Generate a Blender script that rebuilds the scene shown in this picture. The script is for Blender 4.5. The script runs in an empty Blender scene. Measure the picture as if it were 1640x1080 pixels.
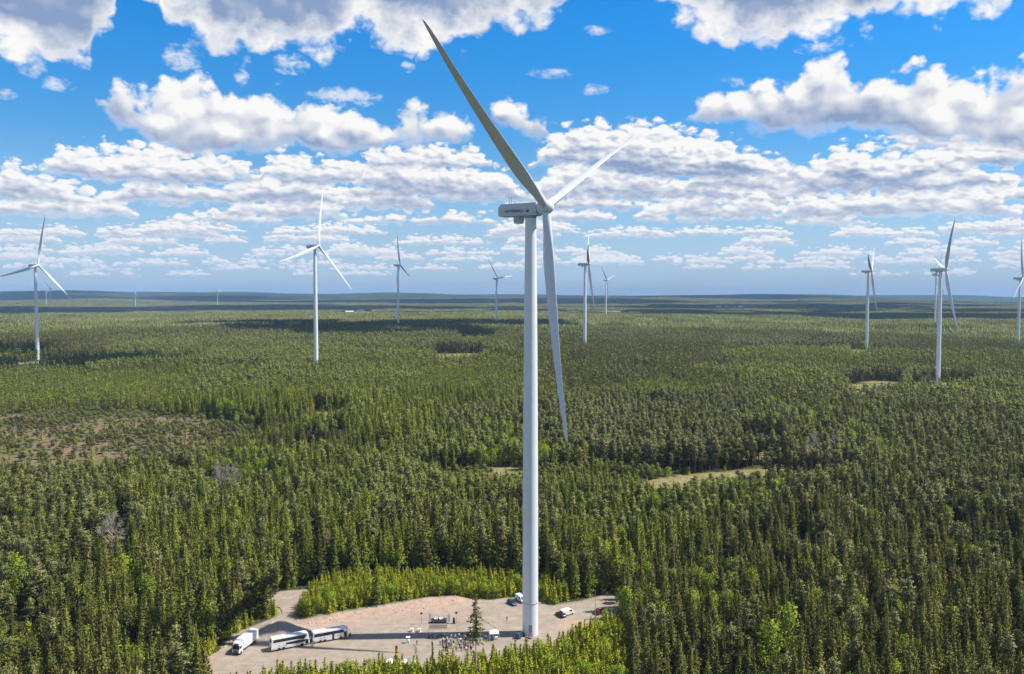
import bpy, math, random
import numpy as np
from mathutils import Vector, Matrix, noise as mnoise

random.seed(7)
RNG = np.random.default_rng(7)
sc = bpy.context.scene
COL = sc.collection
rad = math.radians

# ------------------------------------------------------------------ camera
PIX = 1340.0                      # focal length in pixels of the 1640 px wide photograph
PITCH = math.atan(66 / PIX)
CH = 109.0                        # drone height over the gravel pad
cam_d = bpy.data.cameras.new('camera')
cam = bpy.data.objects.new('camera', cam_d)
COL.objects.link(cam)
cam.location = (0, 0, CH)
cam.rotation_euler = (math.pi / 2 - PITCH, 0, 0)
cam_d.sensor_width = 36
cam_d.lens = 36 * PIX / 1640
cam_d.clip_start = 1
cam_d.clip_end = 200000
sc.camera = cam

# ------------------------------------------------------------------ sun
SUN_EL, SUN_AZ = rad(52), rad(2.5)        # azimuth measured from +X towards +Y
SUNV = Vector((math.cos(SUN_EL) * math.cos(SUN_AZ), math.cos(SUN_EL) * math.sin(SUN_AZ), math.sin(SUN_EL)))
sd = bpy.data.lights.new('sun', 'SUN')
sd.energy = 5.0
sd.angle = rad(0.5)
sd.color = (1.0, 0.955, 0.88)
sun = bpy.data.objects.new('sun', sd)
COL.objects.link(sun)
sun.rotation_euler = SUNV.to_track_quat('Z', 'Y').to_euler()
sun.location = (300, 0, 400)

# ------------------------------------------------------------------ exposure and render settings
sc.view_settings.view_transform = 'Standard'
sc.view_settings.look = 'None'
sc.view_settings.exposure = 0.52
sc.view_settings.gamma = 1.0
sc.view_settings.use_curve_mapping = False
cy = sc.cycles
cy.use_denoising = True
cy.max_bounces = 6
cy.diffuse_bounces = 3
cy.glossy_bounces = 2
cy.transmission_bounces = 3
cy.volume_bounces = 2
cy.transparent_max_bounces = 6
cy.caustics_reflective = False
cy.caustics_refractive = False
cy.use_adaptive_sampling = True
cy.adaptive_threshold = 0.015


# ------------------------------------------------------------------ node helper
class NT:
    def __init__(self, tree):
        self.t = tree
        self.n = tree.nodes
        self.l = tree.links

    def node(self, kind, **kw):
        nd = self.n.new(kind)
        for k, v in kw.items():
            setattr(nd, k, v)
        return nd

    def put(self, sock, v):
        if isinstance(v, bpy.types.NodeSocket):
            self.l.new(v, sock)
        else:
            sock.default_value = v

    def m(self, op, a, b=None, c=None, clamp=False):
        nd = self.n.new('ShaderNodeMath')
        nd.operation = op
        nd.use_clamp = clamp
        self.put(nd.inputs[0], a)
        if b is not None:
            self.put(nd.inputs[1], b)
        if c is not None:
            self.put(nd.inputs[2], c)
        return nd.outputs[0]

    def smooth(self, v, lo, hi, a=0.0, b=1.0):
        nd = self.n.new('ShaderNodeMapRange')
        nd.interpolation_type = 'SMOOTHSTEP'
        self.put(nd.inputs[0], v)
        self.put(nd.inputs[1], lo)
        self.put(nd.inputs[2], hi)
        self.put(nd.inputs[3], a)
        self.put(nd.inputs[4], b)
        return nd.outputs[0]

    def lin(self, v, lo, hi, a=0.0, b=1.0):
        nd = self.n.new('ShaderNodeMapRange')
        self.put(nd.inputs[0], v)
        self.put(nd.inputs[1], lo)
        self.put(nd.inputs[2], hi)
        self.put(nd.inputs[3], a)
        self.put(nd.inputs[4], b)
        return nd.outputs[0]

    def mix(self, f, a, b, kind='RGBA', blend='MIX'):
        nd = self.n.new('ShaderNodeMix')
        nd.data_type = kind
        i = {'RGBA': (6, 7, 2), 'FLOAT': (2, 3, 0)}[kind]
        if kind == 'RGBA':
            nd.blend_type = blend
        self.put(nd.inputs[0], f)
        self.put(nd.inputs[i[0]], a)
        self.put(nd.inputs[i[1]], b)
        return nd.outputs[i[2]]

    def xyz(self, x, y, z):
        nd = self.n.new('ShaderNodeCombineXYZ')
        self.put(nd.inputs[0], x)
        self.put(nd.inputs[1], y)
        self.put(nd.inputs[2], z)
        return nd.outputs[0]

    def noise(self, vec, scale, detail=5, rough=0.55, dist=0.0, lac=2.0):
        nd = self.n.new('ShaderNodeTexNoise')
        if vec is not None:
            self.l.new(vec, nd.inputs['Vector'])
        nd.inputs['Scale'].default_value = scale
        nd.inputs['Detail'].default_value = detail
        nd.inputs['Roughness'].default_value = rough
        nd.inputs['Distortion'].default_value = dist
        nd.inputs['Lacunarity'].default_value = lac
        return nd.outputs[0]


# ------------------------------------------------------------------ sky: Nishita air plus banks of fair-weather cumulus
# every cloud bank is given as its top and base outline against compass direction and elevation
def azel(px, py):
    """Direction (azimuth, elevation) in degrees in which a cloud outline point stands."""
    x = (px - 820) / PIX
    k = (540 - py) / PIX
    y = math.cos(PITCH) + k * math.sin(PITCH)
    z = -math.sin(PITCH) + k * math.cos(PITCH)
    return math.degrees(math.atan2(x, y)), math.degrees(math.atan2(z, math.hypot(x, y)))
# (soft edge, list of clouds as (top outline, base outline)), far banks first
U0, U1 = -36.0, 36.0
NEAR, MID, FAR = 0, 1, 2
BANKS = []


def bank(group, clouds, dark=0.5, soft=0.5, rough=1.0):
    BANKS.append((group, clouds, dark, soft, rough))


def row(seed, y0, h, cover, wmin, wmax, x0=-60, x1=1700):
    """A receding row of small cumuli with a common base."""
    r = random.Random(seed)
    out = []
    x = x0 + r.uniform(0, wmax)
    while x < x1:
        w = r.uniform(wmin, wmax)
        if r.random() < cover:
            hh = h * r.uniform(0.45, 1.15) * (0.6 + 0.4 * w / wmax)
            base = y0 + r.uniform(-0.12, 0.12) * h
            k = max(2, int(w / (h * 1.1)))
            top = [(x, base + h * 0.1)]
            for i in range(k):
                t = (i + 0.5) / k
                top.append((x + w * t + r.uniform(-.1, .1) * w / k, base - hh * (0.55 + 0.55 * r.random()) * (1 - (2 * t - 1) ** 4 * 0.6)))
            top.append((x + w, base + h * 0.1))
            out.append((top, [(x, base), (x + w, base + r.uniform(-1, 1) * h * .05)]))
        x += w * r.uniform(1.03, 1.22) + (wmin * 0.5 if r.random() > cover else 0)
    return out


# far rows near the horizon
bank(FAR, row(11, 442, 10, .5, 40, 110), .25, .5)
bank(FAR, row(12, 431, 13, .7, 50, 130), .3, .5)
bank(FAR, row(13, 418, 17, .72, 60, 140), .38, .5)
bank(FAR, row(19, 424, 15, .8, 50, 150), .35, .5)
bank(FAR, row(20, 410, 18, .8, 60, 160), .4, .5)
bank(FAR, row(18, 404, 20, .62, 60, 160), .42, .5)
bank(FAR, row(14, 391, 24, .74, 70, 180), .48, .5)
bank(FAR, row(21, 381, 26, .8, 80, 210), .5, .5)
bank(FAR, row(15, 374, 27, .74, 80, 210), .52, .5)
bank(MID, row(16, 358, 34, .82, 120, 300, 150), .6, .5)
bank(MID, row(25, 338, 38, .82, 140, 320, -60), .62, .5)
# middle distance
bank(MID, row(41, 268, 40, .85, 220, 420, -60, 560), .7, .55)
bank(MID, row(44, 246, 52, .95, 320, 520, 1130), .8, .6)
bank(MID, row(42, 284, 62, .95, 300, 520, 980), .75, .55)
bank(MID, row(43, 322, 40, .85, 200, 420, 560), .65, .55)
bank(MID, row(31, 318, 42, .85, 140, 320, 0), .65, .55)
bank(MID, row(32, 300, 44, .7, 160, 340, 820), .68, .55)
bank(MID, [([(-20, 330), (0, 318), (90, 315), (130, 318), (170, 308), (215, 330), (228, 345)], [(-20, 342), (110, 347), (228, 348)]),
           ([(340, 335), (390, 318), (420, 322), (470, 305), (495, 300), (540, 322), (560, 340)], [(340, 345), (450, 352), (560, 350)]),
           ([(1005, 345), (1060, 318), (1130, 305), (1160, 318), (1215, 300), (1240, 312), (1250, 345)], [(1010, 350), (1130, 352), (1250, 350)]),
           ([(1240, 340), (1265, 312), (1300, 308), (1330, 318), (1400, 300), (1470, 296), (1540, 300), (1605, 312), (1640, 330)], [(1240, 352), (1400, 348), (1500, 345), (1640, 346)])], .6, .5)
bank(MID, [([(-30, 290), (0, 268), (30, 262), (60, 280), (90, 290), (150, 308), (165, 325)], [(-30, 318), (60, 325), (165, 328)]),
           ([(160, 318), (200, 290), (240, 285), (330, 300), (400, 290), (430, 280), (500, 282), (560, 320)], [(160, 322), (300, 330), (420, 325), (560, 328)]),
           ([(560, 300), (565, 262), (590, 248), (640, 240), (680, 255), (720, 262), (765, 270), (820, 272), (835, 300)], [(560, 300), (640, 315), (740, 318), (835, 318)]),
           ([(850, 300), (900, 262), (950, 255), (1000, 272), (1050, 280), (1130, 290), (1180, 300), (1230, 310)], [(850, 310), (960, 316), (1100, 318), (1230, 322)])], .65, .55)
bank(MID, [([(60, 262), (90, 242), (130, 235), (165, 250), (200, 240), (260, 246), (330, 250), (380, 262), (410, 258), (418, 275)], [(60, 275), (160, 290), (250, 300), (330, 298), (418, 290)]),
           ([(415, 275), (425, 250), (455, 243), (490, 255), (505, 262), (560, 262), (580, 275)], [(415, 275), (450, 295), (520, 298), (580, 290)]),
           ([(560, 270), (600, 240), (680, 235), (740, 236), (790, 250), (792, 264)], [(560, 272), (640, 268), (720, 272), (792, 268)]),
           ([(1090, 285), (1150, 268), (1220, 262), (1270, 276), (1330, 246), (1370, 236), (1430, 250), (1500, 252), (1600, 262), (1605, 285)], [(1090, 300), (1250, 308), (1400, 312), (1520, 308), (1605, 296)]),
           ([(1612, 310), (1620, 296), (1660, 290)], [(1612, 320), (1660, 322)])], .65, .55)
bank(MID, [([(845, 262), (880, 215), (910, 200), (935, 205), (965, 192), (990, 205), (1020, 195), (1060, 198), (1100, 212), (1140, 208), (1180, 235), (1240, 255), (1310, 275), (1315, 285)],
            [(845, 270), (920, 262), (1000, 282), (1080, 288), (1150, 285), (1240, 292), (1315, 290)]),
           ([(1300, 280), (1330, 240), (1360, 232), (1420, 258), (1470, 235), (1560, 230), (1660, 215)], [(1300, 288), (1400, 296), (1500, 286), (1560, 272), (1660, 262)])], .75, .6)
# large near cumuli
bank(NEAR, [([(153, 165), (158, 140), (185, 130), (212, 150), (245, 158), (262, 132), (300, 124), (345, 130), (356, 158), (400, 148), (430, 150), (462, 166), (482, 168), (510, 165), (545, 168), (580, 185), (612, 208), (640, 176), (660, 165), (690, 184), (720, 180), (752, 202), (762, 222)],
             [(153, 160), (190, 200), (240, 232), (300, 248), (370, 252), (430, 240), (500, 246), (560, 248), (620, 236), (700, 232), (762, 222)]),
            ([(778, 178), (786, 160), (812, 157), (845, 168), (872, 188), (884, 210)], [(778, 180), (800, 205), (845, 222), (884, 216)]),
            ([(1068, 214), (1085, 190), (1110, 172), (1140, 150), (1165, 145), (1195, 138), (1240, 134), (1275, 132), (1282, 100), (1310, 85), (1345, 96), (1372, 122), (1385, 128), (1425, 114), (1455, 120), (1472, 106), (1510, 118), (1560, 130), (1586, 146), (1590, 118), (1610, 110), (1640, 110), (1700, 100)],
             [(1068, 212), (1100, 202), (1135, 200), (1190, 206), (1260, 212), (1330, 214), (1400, 206), (1440, 220), (1500, 236), (1570, 232), (1640, 244), (1700, 244)])], .8, .6)
# clouds overhead, their bases seen from below
bank(NEAR, [([(-60, 0), (186, 0)], [(-60, 84), (0, 88), (35, 100), (75, 106), (105, 96), (146, 98), (152, 66), (176, 50), (186, 40)]),
            ([(222, -4), (270, -4)], [(222, -4), (236, 8), (256, 10), (270, -2)]),
            ([(262, 40), (300, 0), (900, 0), (920, -10)], [(262, 40), (282, 44), (310, 62), (345, 82), (400, 90), (440, 72), (470, 88), (530, 90), (545, 62), (600, 62), (650, 84), (690, 90), (740, 72), (775, 68), (795, 40), (850, 46), (880, 30), (912, 12), (920, -4)]),
            ([(1035, 0), (1625, 0)], [(1035, -4), (1055, 8), (1085, 28), (1120, 52), (1160, 72), (1200, 76), (1238, 74), (1270, 52), (1330, 60), (1380, 60), (1400, 38), (1455, 32), (1465, 10), (1485, 22), (1560, 24), (1610, 12), (1622, -4)])], -0.75, .8)
WISPS = [((60, 148), (125, 124)), ((255, 118), (330, 66)), ((372, 140), (404, 108)), ((430, 122), (500, 84)), ((930, 60), (984, 36)), ((928, 158), (978, 130)), ((830, 128), (930, 106)), ((482, 172), (622, 138)), ((-20, 160), (34, 143)), ((1265, 92), (1350, 62)), ((640, 118), (668, 96))]

world = bpy.data.worlds.new('World')
sc.world = world
world.use_nodes = True
W = NT(world.node_tree)
for nd in list(W.n):
    W.n.remove(nd)
sky = W.node('ShaderNodeTexSky', sky_type='NISHITA')
sky.sun_disc = False
sky.sun_elevation = SUN_EL
sky.sun_rotation = math.pi / 2 - SUN_AZ
sky.altitude = 400
sky.air_density = 1.0
sky.dust_density = 0.15
sky.ozone_density = 5.0
tc = W.node('ShaderNodeTexCoord')
sep = W.node('ShaderNodeSeparateXYZ')
W.l.new(tc.outputs['Generated'], sep.inputs[0])
dx, dy, dz = sep.outputs
az = W.m('MULTIPLY', W.m('ARCTAN2', dx, dy), 180 / math.pi)
el = W.m('MULTIPLY', W.m('ARCSINE', dz), 180 / math.pi)
azp = W.m('PINGPONG', W.m('ADD', az, -U0), U1 - U0)          # the banks carry on all round the sky
uu = W.m('DIVIDE', azp, U1 - U0)

# lumps: three sizes of billow (near, middle, far), each with a copy shifted towards the sun for self-shading
fields = []
for sx, sy, k in ((1.0, 1.25, 0.42), (1.0, 1.9, 0.85), (1.0, 2.6, 1.7)):
    pos = W.xyz(W.m('MULTIPLY', az, sx), W.m('MULTIPLY', el, sy), 3.7 * k)
    wrp = W.node('ShaderNodeTexNoise', noise_dimensions='3D')
    W.l.new(pos, wrp.inputs['Vector'])
    wrp.inputs['Scale'].default_value = k * 1.6
    wrp.inputs['Detail'].default_value = 3
    va = W.node('ShaderNodeVectorMath', operation='MULTIPLY_ADD')
    W.l.new(wrp.outputs['Color'], va.inputs[0])
    va.inputs[1].default_value = (0.5 / k,) * 3
    W.l.new(pos, va.inputs[2])
    pw = va.outputs[0]

    def billow(p, kk, det):
        v = W.node('ShaderNodeTexVoronoi', voronoi_dimensions='2D', feature='SMOOTH_F1' if det < 2 else 'F1')
        W.l.new(p, v.inputs['Vector'])
        v.inputs['Scale'].default_value = kk
        v.inputs['Detail'].default_value = det
        v.inputs['Roughness'].default_value = 0.44
        v.inputs['Lacunarity'].default_value = 2.1
        if det < 2:
            v.inputs['Smoothness'].default_value = 0.5
        v.inputs['Randomness'].default_value = 1.0
        return v.outputs['Distance']
    sh = W.node('ShaderNodeVectorMath', operation='ADD')
    W.l.new(pw, sh.inputs[0])
    sh.inputs[1].default_value = (0.16 / k, 0.30 / k, 0)
    a0 = billow(pw, k, 3.4)
    a1 = billow(sh.outputs[0], k, 1.3)
    a2 = billow(pw, k, 1.3)
    fine = W.noise(pos, k * 5, 6, 0.6)
    low = W.noise(pos, k * 0.55, 3, 0.5)
    b0 = W.m('SUBTRACT', 0.62, a0)
    em = W.m('SUBTRACT', a1, a2)
    fields.append((b0, em, fine, low))


def curve(clouds, which, empty):
    """Float curve of elevation against azimuth through the outlines of a bank."""
    n = 257
    us = [U0 + (U1 - U0) * i / (n - 1) for i in range(n)]
    vals = [None] * n
    for c in clouds:
        t = sorted(azel(*q) for q in c[0])
        b = sorted(azel(*q) for q in c[1])
        A_, B_ = b[0][0], b[-1][0]
        rr = max(0.25, min(1.1, (B_ - A_) * 0.3)) if empty < 0 else 1e-6
        for i, u in enumerate(us):
            if A_ <= u <= B_:
                w = min(1.0, min(u - A_, B_ - u) / rr) ** 0.6
                tv = float(np.interp(u, [q[0] for q in t], [q[1] for q in t]))
                bv = float(np.interp(u, [q[0] for q in b], [q[1] for q in b]))
                v = bv + (tv - bv) * w if which == 0 else bv
                vals[i] = v if vals[i] is None else (max(vals[i], v) if which == 0 else min(vals[i], v))
    # between clouds the top sinks and the base rises away from the nearest cloud
    side = -1 if which == 0 else 1
    idx = [i for i in range(n) if vals[i] is not None]
    for i in range(n):
        if vals[i] is None:
            k = min(idx, key=lambda q: abs(q - i))
            vals[i] = vals[k] + side * (1.2 * abs(k - i) if empty != 34.0 else 1.2 * abs(k - i))
    nd = W.node('ShaderNodeFloatCurve')
    m = nd.mapping
    m.use_clip = False
    cv = m.curves[0]
    f = lambda v: max(-0.4, min(1.5, (v + 5) / 40))
    cv.points[0].location = (0, f(vals[0]))
    cv.points[-1].location = (1, f(vals[-1]))
    for i in range(1, n - 1):
        a_, b_, c_ = vals[i - 1], vals[i], vals[i + 1]
        if abs(a_ + c_ - 2 * b_) > 0.004 or i % 8 == 0:
            cv.points.new(i / (n - 1), f(b_)).handle_type = 'VECTOR'
    m.update()
    W.l.new(uu, nd.inputs['Value'])
    return W.m('MULTIPLY_ADD', nd.outputs[0], 40, -5)


LIT = (1.0, 0.99, 0.975, 1)
GREY = (0.265, 0.365, 0.585, 1)
cloud_col, cloud_a = None, None
for group, clouds, dark, soft, rough in BANKS:
    b0, em, fine, low = fields[group]
    top = curve(clouds, 0, -4.0) if dark > 0 else 60.0
    bas = curve(clouds, 1, 6.0 if dark > 0 else 34.0)
    k = (1.0, 0.55, 0.26)[group]
    amp = 2.2 * k * rough
    rag = W.m('MULTIPLY_ADD', b0, amp, W.m('MULTIPLY_ADD', fine, 1.1 * k, (-0.10, 0.10, 0.30)[group] * k))
    e_top = W.m('ADD', W.m('SUBTRACT', top, el), rag)
    e_bas = W.m('ADD', W.m('SUBTRACT', el, bas), W.m('MULTIPLY', rag, 0.42 if dark > 0 else 0.9))
    inner = W.m('SMOOTH_MIN', e_top, e_bas, 0.25 * k)
    a = W.smooth(inner, -0.08 * k, 1.35 * k * soft + 0.05)
    if dark > 0:
        thick = W.m('MAXIMUM', W.m('SUBTRACT', top, bas), 0.6 * k)
        rel = W.m('DIVIDE', W.m('SUBTRACT', el, bas), W.m('MULTIPLY', thick, 0.85))
        rel = W.m('ADD', rel, W.m('MULTIPLY_ADD', low, 1.1, -0.55))
        lit = W.smooth(rel, 0.06, 0.84)
        lit = W.m('MULTIPLY_ADD', em, W.m('MULTIPLY_ADD', lit, 0.7, 0.45), lit)
        lit = W.m('MULTIPLY_ADD', W.m('SUBTRACT', fine, 0.5), 0.22, lit)
        edge = W.smooth(inner, 0.0, 0.8 * k, 0.18, 0.0)
        lit = W.m('ADD', lit, edge)
        lit = W.m('MINIMUM', W.m('MAXIMUM', lit, 0.0), 1.0)
        lit = W.lin(lit, 0.0, 1.0, max(0.0, 1.0 - dark * 1.32), 1.0)
    else:
        rel = W.m('ADD', W.m('DIVIDE', e_bas, 3.2), W.m('MULTIPLY_ADD', low, 1.5, -0.75))
        lit = W.smooth(rel, 0.1, 1.0, 1.0, 0.0)
        lit = W.m('MULTIPLY_ADD', em, 0.45, lit)
        lit = W.m('MINIMUM', W.m('MAXIMUM', lit, 0.0), 1.0)
    col = W.mix(lit, GREY, LIT)
    if cloud_col is None:
        cloud_col, cloud_a = col, a
    else:
        cloud_col = W.mix(a, cloud_col, col)
        cloud_a = W.m('SUBTRACT', 1.0, W.m('MULTIPLY', W.m('SUBTRACT', 1.0, cloud_a), W.m('SUBTRACT', 1.0, a)))
# torn wisps between the banks
wz = None
b0, em, fine, low = fields[0]
for (xa, ya), (xb, yb) in WISPS:
    u1, v1 = azel(xa, ya)
    u2, v2 = azel(xb, yb)
    cu, cv_, ru, rv = (u1 + u2) / 2, (v1 + v2) / 2, abs(u2 - u1) / 2, abs(v2 - v1) / 2
    p = W.m('POWER', W.m('DIVIDE', W.m('SUBTRACT', az, cu), ru), 2.0)
    q = W.m('POWER', W.m('DIVIDE', W.m('SUBTRACT', el, cv_), rv), 2.0)
    f = W.m('SUBTRACT', 1.0, W.m('ADD', p, q), clamp=True)
    wz = f if wz is None else W.m('MAXIMUM', wz, f)
f2 = W.noise(W.xyz(az, W.m('MULTIPLY', el, 1.7), 9.0), 1.1, 7, 0.62, 0.4)
wa = W.m('MULTIPLY', W.smooth(W.m('MULTIPLY_ADD', wz, 0.30, f2), 0.55, 0.95, 0.0, 0.8), W.smooth(wz, 0.0, 0.35))
cloud_col = W.mix(W.m('MULTIPLY', wa, W.m('SUBTRACT', 1.0, cloud_a)), cloud_col, (0.86, 0.9, 0.97, 1))
cloud_a = W.m('MAXIMUM', cloud_a, wa)
# thin veil that the far banks dissolve into
veil = W.smooth(el, 0.2, 9.5, 0.62, 0.0)
cloud_col = W.mix(W.smooth(el, -1.0, 6.0, 0.62, 0.0), cloud_col, (0.50, 0.64, 0.86, 1))

bg_sky = W.node('ShaderNodeBackground')
hs = W.node('ShaderNodeHueSaturation')
hs.inputs['Saturation'].default_value = 1.3
hs.inputs['Value'].default_value = 0.85
W.l.new(sky.outputs[0], hs.inputs['Color'])
tint = W.mix(W.smooth(el, 5.0, 21.0), (1.0, 1.0, 1.0, 1), (0.42, 1.22, 1.36, 1))
air = W.mix(1.0, hs.outputs[0], tint, blend='MULTIPLY')
air = W.mix(W.smooth(el, -2.0, 11.0, 0.97, 0.0), air, (2.3, 3.35, 4.9, 1))
W.l.new(air, bg_sky.inputs[0])
bg_sky.inputs[1].default_value = 0.108
bg_cl = W.node('ShaderNodeBackground')
W.l.new(cloud_col, bg_cl.inputs[0])
bg_cl.inputs[1].default_value = 0.68
mx = W.node('ShaderNodeMixShader')
W.l.new(cloud_a, mx.inputs[0])
W.l.new(bg_sky.outputs[0], mx.inputs[1])
W.l.new(bg_cl.outputs[0], mx.inputs[2])
wo = W.node('ShaderNodeOutputWorld')
W.l.new(mx.outputs[0], wo.inputs[0])
world.cycles.sampling_method = 'MANUAL'
world.cycles.sample_map_resolution = 512
# ------------------------------------------------------------------ small mesh and tagging tools
def tag(o, label=None, cat=None, group=None, kind=None):
    if label:
        o['label'] = label
    if cat:
        o['category'] = cat
    if group:
        o['group'] = group
    if kind:
        o['kind'] = kind
    return o


def link(o, parent=None):
    COL.objects.link(o)
    if parent is not None:
        o.parent = parent
    return o


def empty(name, loc=(0, 0, 0), rz=0.0, parent=None):
    o = bpy.data.objects.new(name, None)
    o.location = loc
    o.rotation_euler = (0, 0, rz)
    o.empty_display_size = 0.5
    return link(o, parent)


def mesh_from(name, V, F, mats, midx=None, smooth=False, tone=None, normals=None):
    """V (n,3) array, F list of index tuples or an (m,3|4) array."""
    me = bpy.data.meshes.new(name)
    V = np.asarray(V, dtype=np.float32).reshape(-1, 3)
    if isinstance(F, np.ndarray):
        k = F.shape[1]
        me.vertices.add(len(V))
        me.vertices.foreach_set('co', V.ravel())
        me.loops.add(F.size)
        me.loops.foreach_set('vertex_index', F.astype(np.int32).ravel())
        me.polygons.add(len(F))
        me.polygons.foreach_set('loop_start', np.arange(0, F.size, k, dtype=np.int32))
        me.update(calc_edges=True)
    else:
        me.from_pydata(V.tolist(), [], F)
    for m in mats:
        me.materials.append(m)
    if midx is not None:
        me.polygons.foreach_set('material_index', np.asarray(midx, dtype=np.int32))
    if smooth:
        me.polygons.foreach_set('use_smooth', np.ones(len(me.polygons), dtype=bool))
    if tone is not None:
        a = me.attributes.new('tone', 'FLOAT', 'POINT')
        a.data.foreach_set('value', np.asarray(tone, dtype=np.float32))
    me.update()
    if normals is not None:
        me.polygons.foreach_set('use_smooth', np.ones(len(me.polygons), dtype=bool))
        me.normals_split_custom_set_from_vertices(np.asarray(normals, dtype=np.float32).tolist())
    return me


def ray_dir(px, py):
    k = -(py - 540) / PIX
    return np.array([(px - 820) / PIX, math.cos(PITCH) + k * math.sin(PITCH), -math.sin(PITCH) + k * math.cos(PITCH)])


def flat(px, py, z=0.0):
    d = ray_dir(px, py)
    t = (z - CH) / d[2]
    return np.array([d[0] * t, d[1] * t])


def to_px(x, y, z):
    c, s = math.cos(PITCH), math.sin(PITCH)
    w = y * c - (z - CH) * s
    u = y * s + (z - CH) * c
    w = np.where(w > 1, w, 1)
    return 820 + PIX * x / w, 540 - PIX * u / w


# value noise on a lattice, vectorised
def _hash(ix, iy, seed):
    h = (ix.astype(np.int64) * 374761393 + iy.astype(np.int64) * 668265263 + seed * 974634777) & 0x7fffffff
    h = (h ^ (h >> 13)) * 1274126177 & 0x7fffffff
    return ((h ^ (h >> 16)) & 0xffffff) / float(0xffffff)


def vnoise(x, y, lam, seed=0, octaves=3):
    out = 0.0
    amp, tot = 1.0, 0.0
    for o in range(octaves):
        X, Y = x / lam, y / lam
        ix, iy = np.floor(X), np.floor(Y)
        fx, fy = X - ix, Y - iy
        fx, fy = fx * fx * (3 - 2 * fx), fy * fy * (3 - 2 * fy)
        a = _hash(ix, iy, seed + o)
        b = _hash(ix + 1, iy, seed + o)
        c = _hash(ix, iy + 1, seed + o)
        d = _hash(ix + 1, iy + 1, seed + o)
        out = out + amp * ((a * (1 - fx) + b * fx) * (1 - fy) + (c * (1 - fx) + d * fx) * fy)
        tot += amp
        amp *= 0.5
        lam = lam / 2
    return out / tot


def sstep(v, a, b):
    t = np.clip((v - a) / (b - a), 0, 1)
    return t * t * (3 - 2 * t)


def inside(x, y, poly):
    r = np.zeros(np.shape(x), dtype=bool)
    n = len(poly)
    for i in range(n):
        x0, y0 = poly[i]
        x1, y1 = poly[(i + 1) % n]
        c = ((y0 > y) != (y1 > y)) & (x < (x1 - x0) * (y - y0) / (y1 - y0 + 1e-12) + x0)
        r ^= c
    return r


def edge_dist(x, y, poly, closed=True):
    d = np.full(np.shape(x), 1e9)
    n = len(poly)
    for i in range(n if closed else n - 1):
        ax, ay = poly[i]
        bx, by = poly[(i + 1) % n]
        L = (bx - ax) ** 2 + (by - ay) ** 2 + 1e-9
        t = np.clip(((x - ax) * (bx - ax) + (y - ay) * (by - ay)) / L, 0, 1)
        d = np.minimum(d, np.hypot(x - ax - t * (bx - ax), y - ay - t * (by - ay)))
    return d


# ------------------------------------------------------------------ the lie of the land
H_HUB = 137.5
# hub centre, yaw, rotor phase, label
TURBINES = [
    ((10.64, 262.0, 136.6), 1.016, 0.461),
    ((-670.1, 1186.4, 152.1), 1.21, 1.344), ((-223.7, 971.9, 166.5), 1.11, 1.366),
    ((-268.8, 2016.8, 183.1), 1.42, 1.715), ((-39.3, 2352.5, 157.8), 0.96, 2.237),
    ((115.9, 1266.0, 156.8), 1.46, 2.788), ((369.4, 3244.4, 169.7), 1.04, 0.306),
    ((629.8, 1469.3, 152.1), 1.07, 0.659), ((509.8, 985.8, 139.9), 1.29, 0.222),
    ((1135.4, 2233.4, 165.4), 0.81, 0.968), ((964.7, 1582.4, 142.4), 0.69, 1.605),
    ((-3102.5, 5635.9, 155.4), 1.17, 0.164), ((-3800.0, 6840.0, 139.0), 1.09, 2.497),
    ((-2936.7, 6532.5, 137.9), 0.6, 1.018), ((-2453.3, 6992.1, 145.5), 1.42, 2.626),
]
CP = [(t[0][0], t[0][1], t[0][2] - H_HUB) for t in TURBINES[1:]]
CP += [(0, 500, 1), (-200, 560, 3), (250, 560, 0), (-330, 330, 2), (330, 330, 1), (-500, 700, 6), (0, 800, 10), (300, 800, 4), (-900, 900, 10), (900, 900, 4),
       (-250, 1350, 14), (-1500, 3000, 22), (1500, 3500, 12), (0, 4200, 20), (-900, 1900, 22), (0, 1700, 20), (2500, 3500, 12), (3000, 6500, 2), (0, 6500, 8), (-5000, 5500, 8), (-1800, 5000, 4), (1200, 5000, 4)]
CP = np.array(CP, dtype=float)
mound_c = flat(452, 1019)
MOUND = (mound_c[0], mound_c[1])


def height(x, y):
    x = np.asarray(x, dtype=float)
    y = np.asarray(y, dtype=float)
    r = np.hypot(x, y)
    num, den = 0.0, 0.0
    for cx, cy_, cz in CP:
        s = 0.22 * math.hypot(cx, cy_) + 40
        d2 = ((x - cx) ** 2 + (y - cy_) ** 2) / s ** 2
        w = np.exp(-d2 * 0.9) + 0.02 / (1 + d2) ** 2
        num = num + w * cz
        den = den + w
    d2 = (x ** 2 + (y - 230) ** 2) / 170.0 ** 2
    w = np.exp(-d2 * 1.0) * 6
    z = num / (den + w)
    far = sstep(r, 350, 1500)
    z = z + far * (vnoise(x, y, 420, 3, 3) - 0.5) * 13 * sstep(r, 300, 2500) + far * (vnoise(x, y, 1700, 9, 2) - 0.5) * 22 * sstep(r, 1500, 5000)
    z = z + far * sstep(r, 380, 700) * 11 * (vnoise(x * 0.45, y, 210, 12, 2) - 0.5)
    # ridges of the far country, rising to eye level on the horizon
    f2 = sstep(r, 5000, 15000)
    ang = np.arctan2(x, y)
    z = z * (1 - 0.5 * f2) + f2 * (54 + (vnoise(x, y, 4200, 21, 3) - 0.5) * 270 + 34 * sstep(-ang, -0.5, 0.5))
    z = z + sstep(r, 5500, 12000) * (vnoise(x, y, 3400, 31, 3) - 0.45) * 120
    return z


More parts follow.
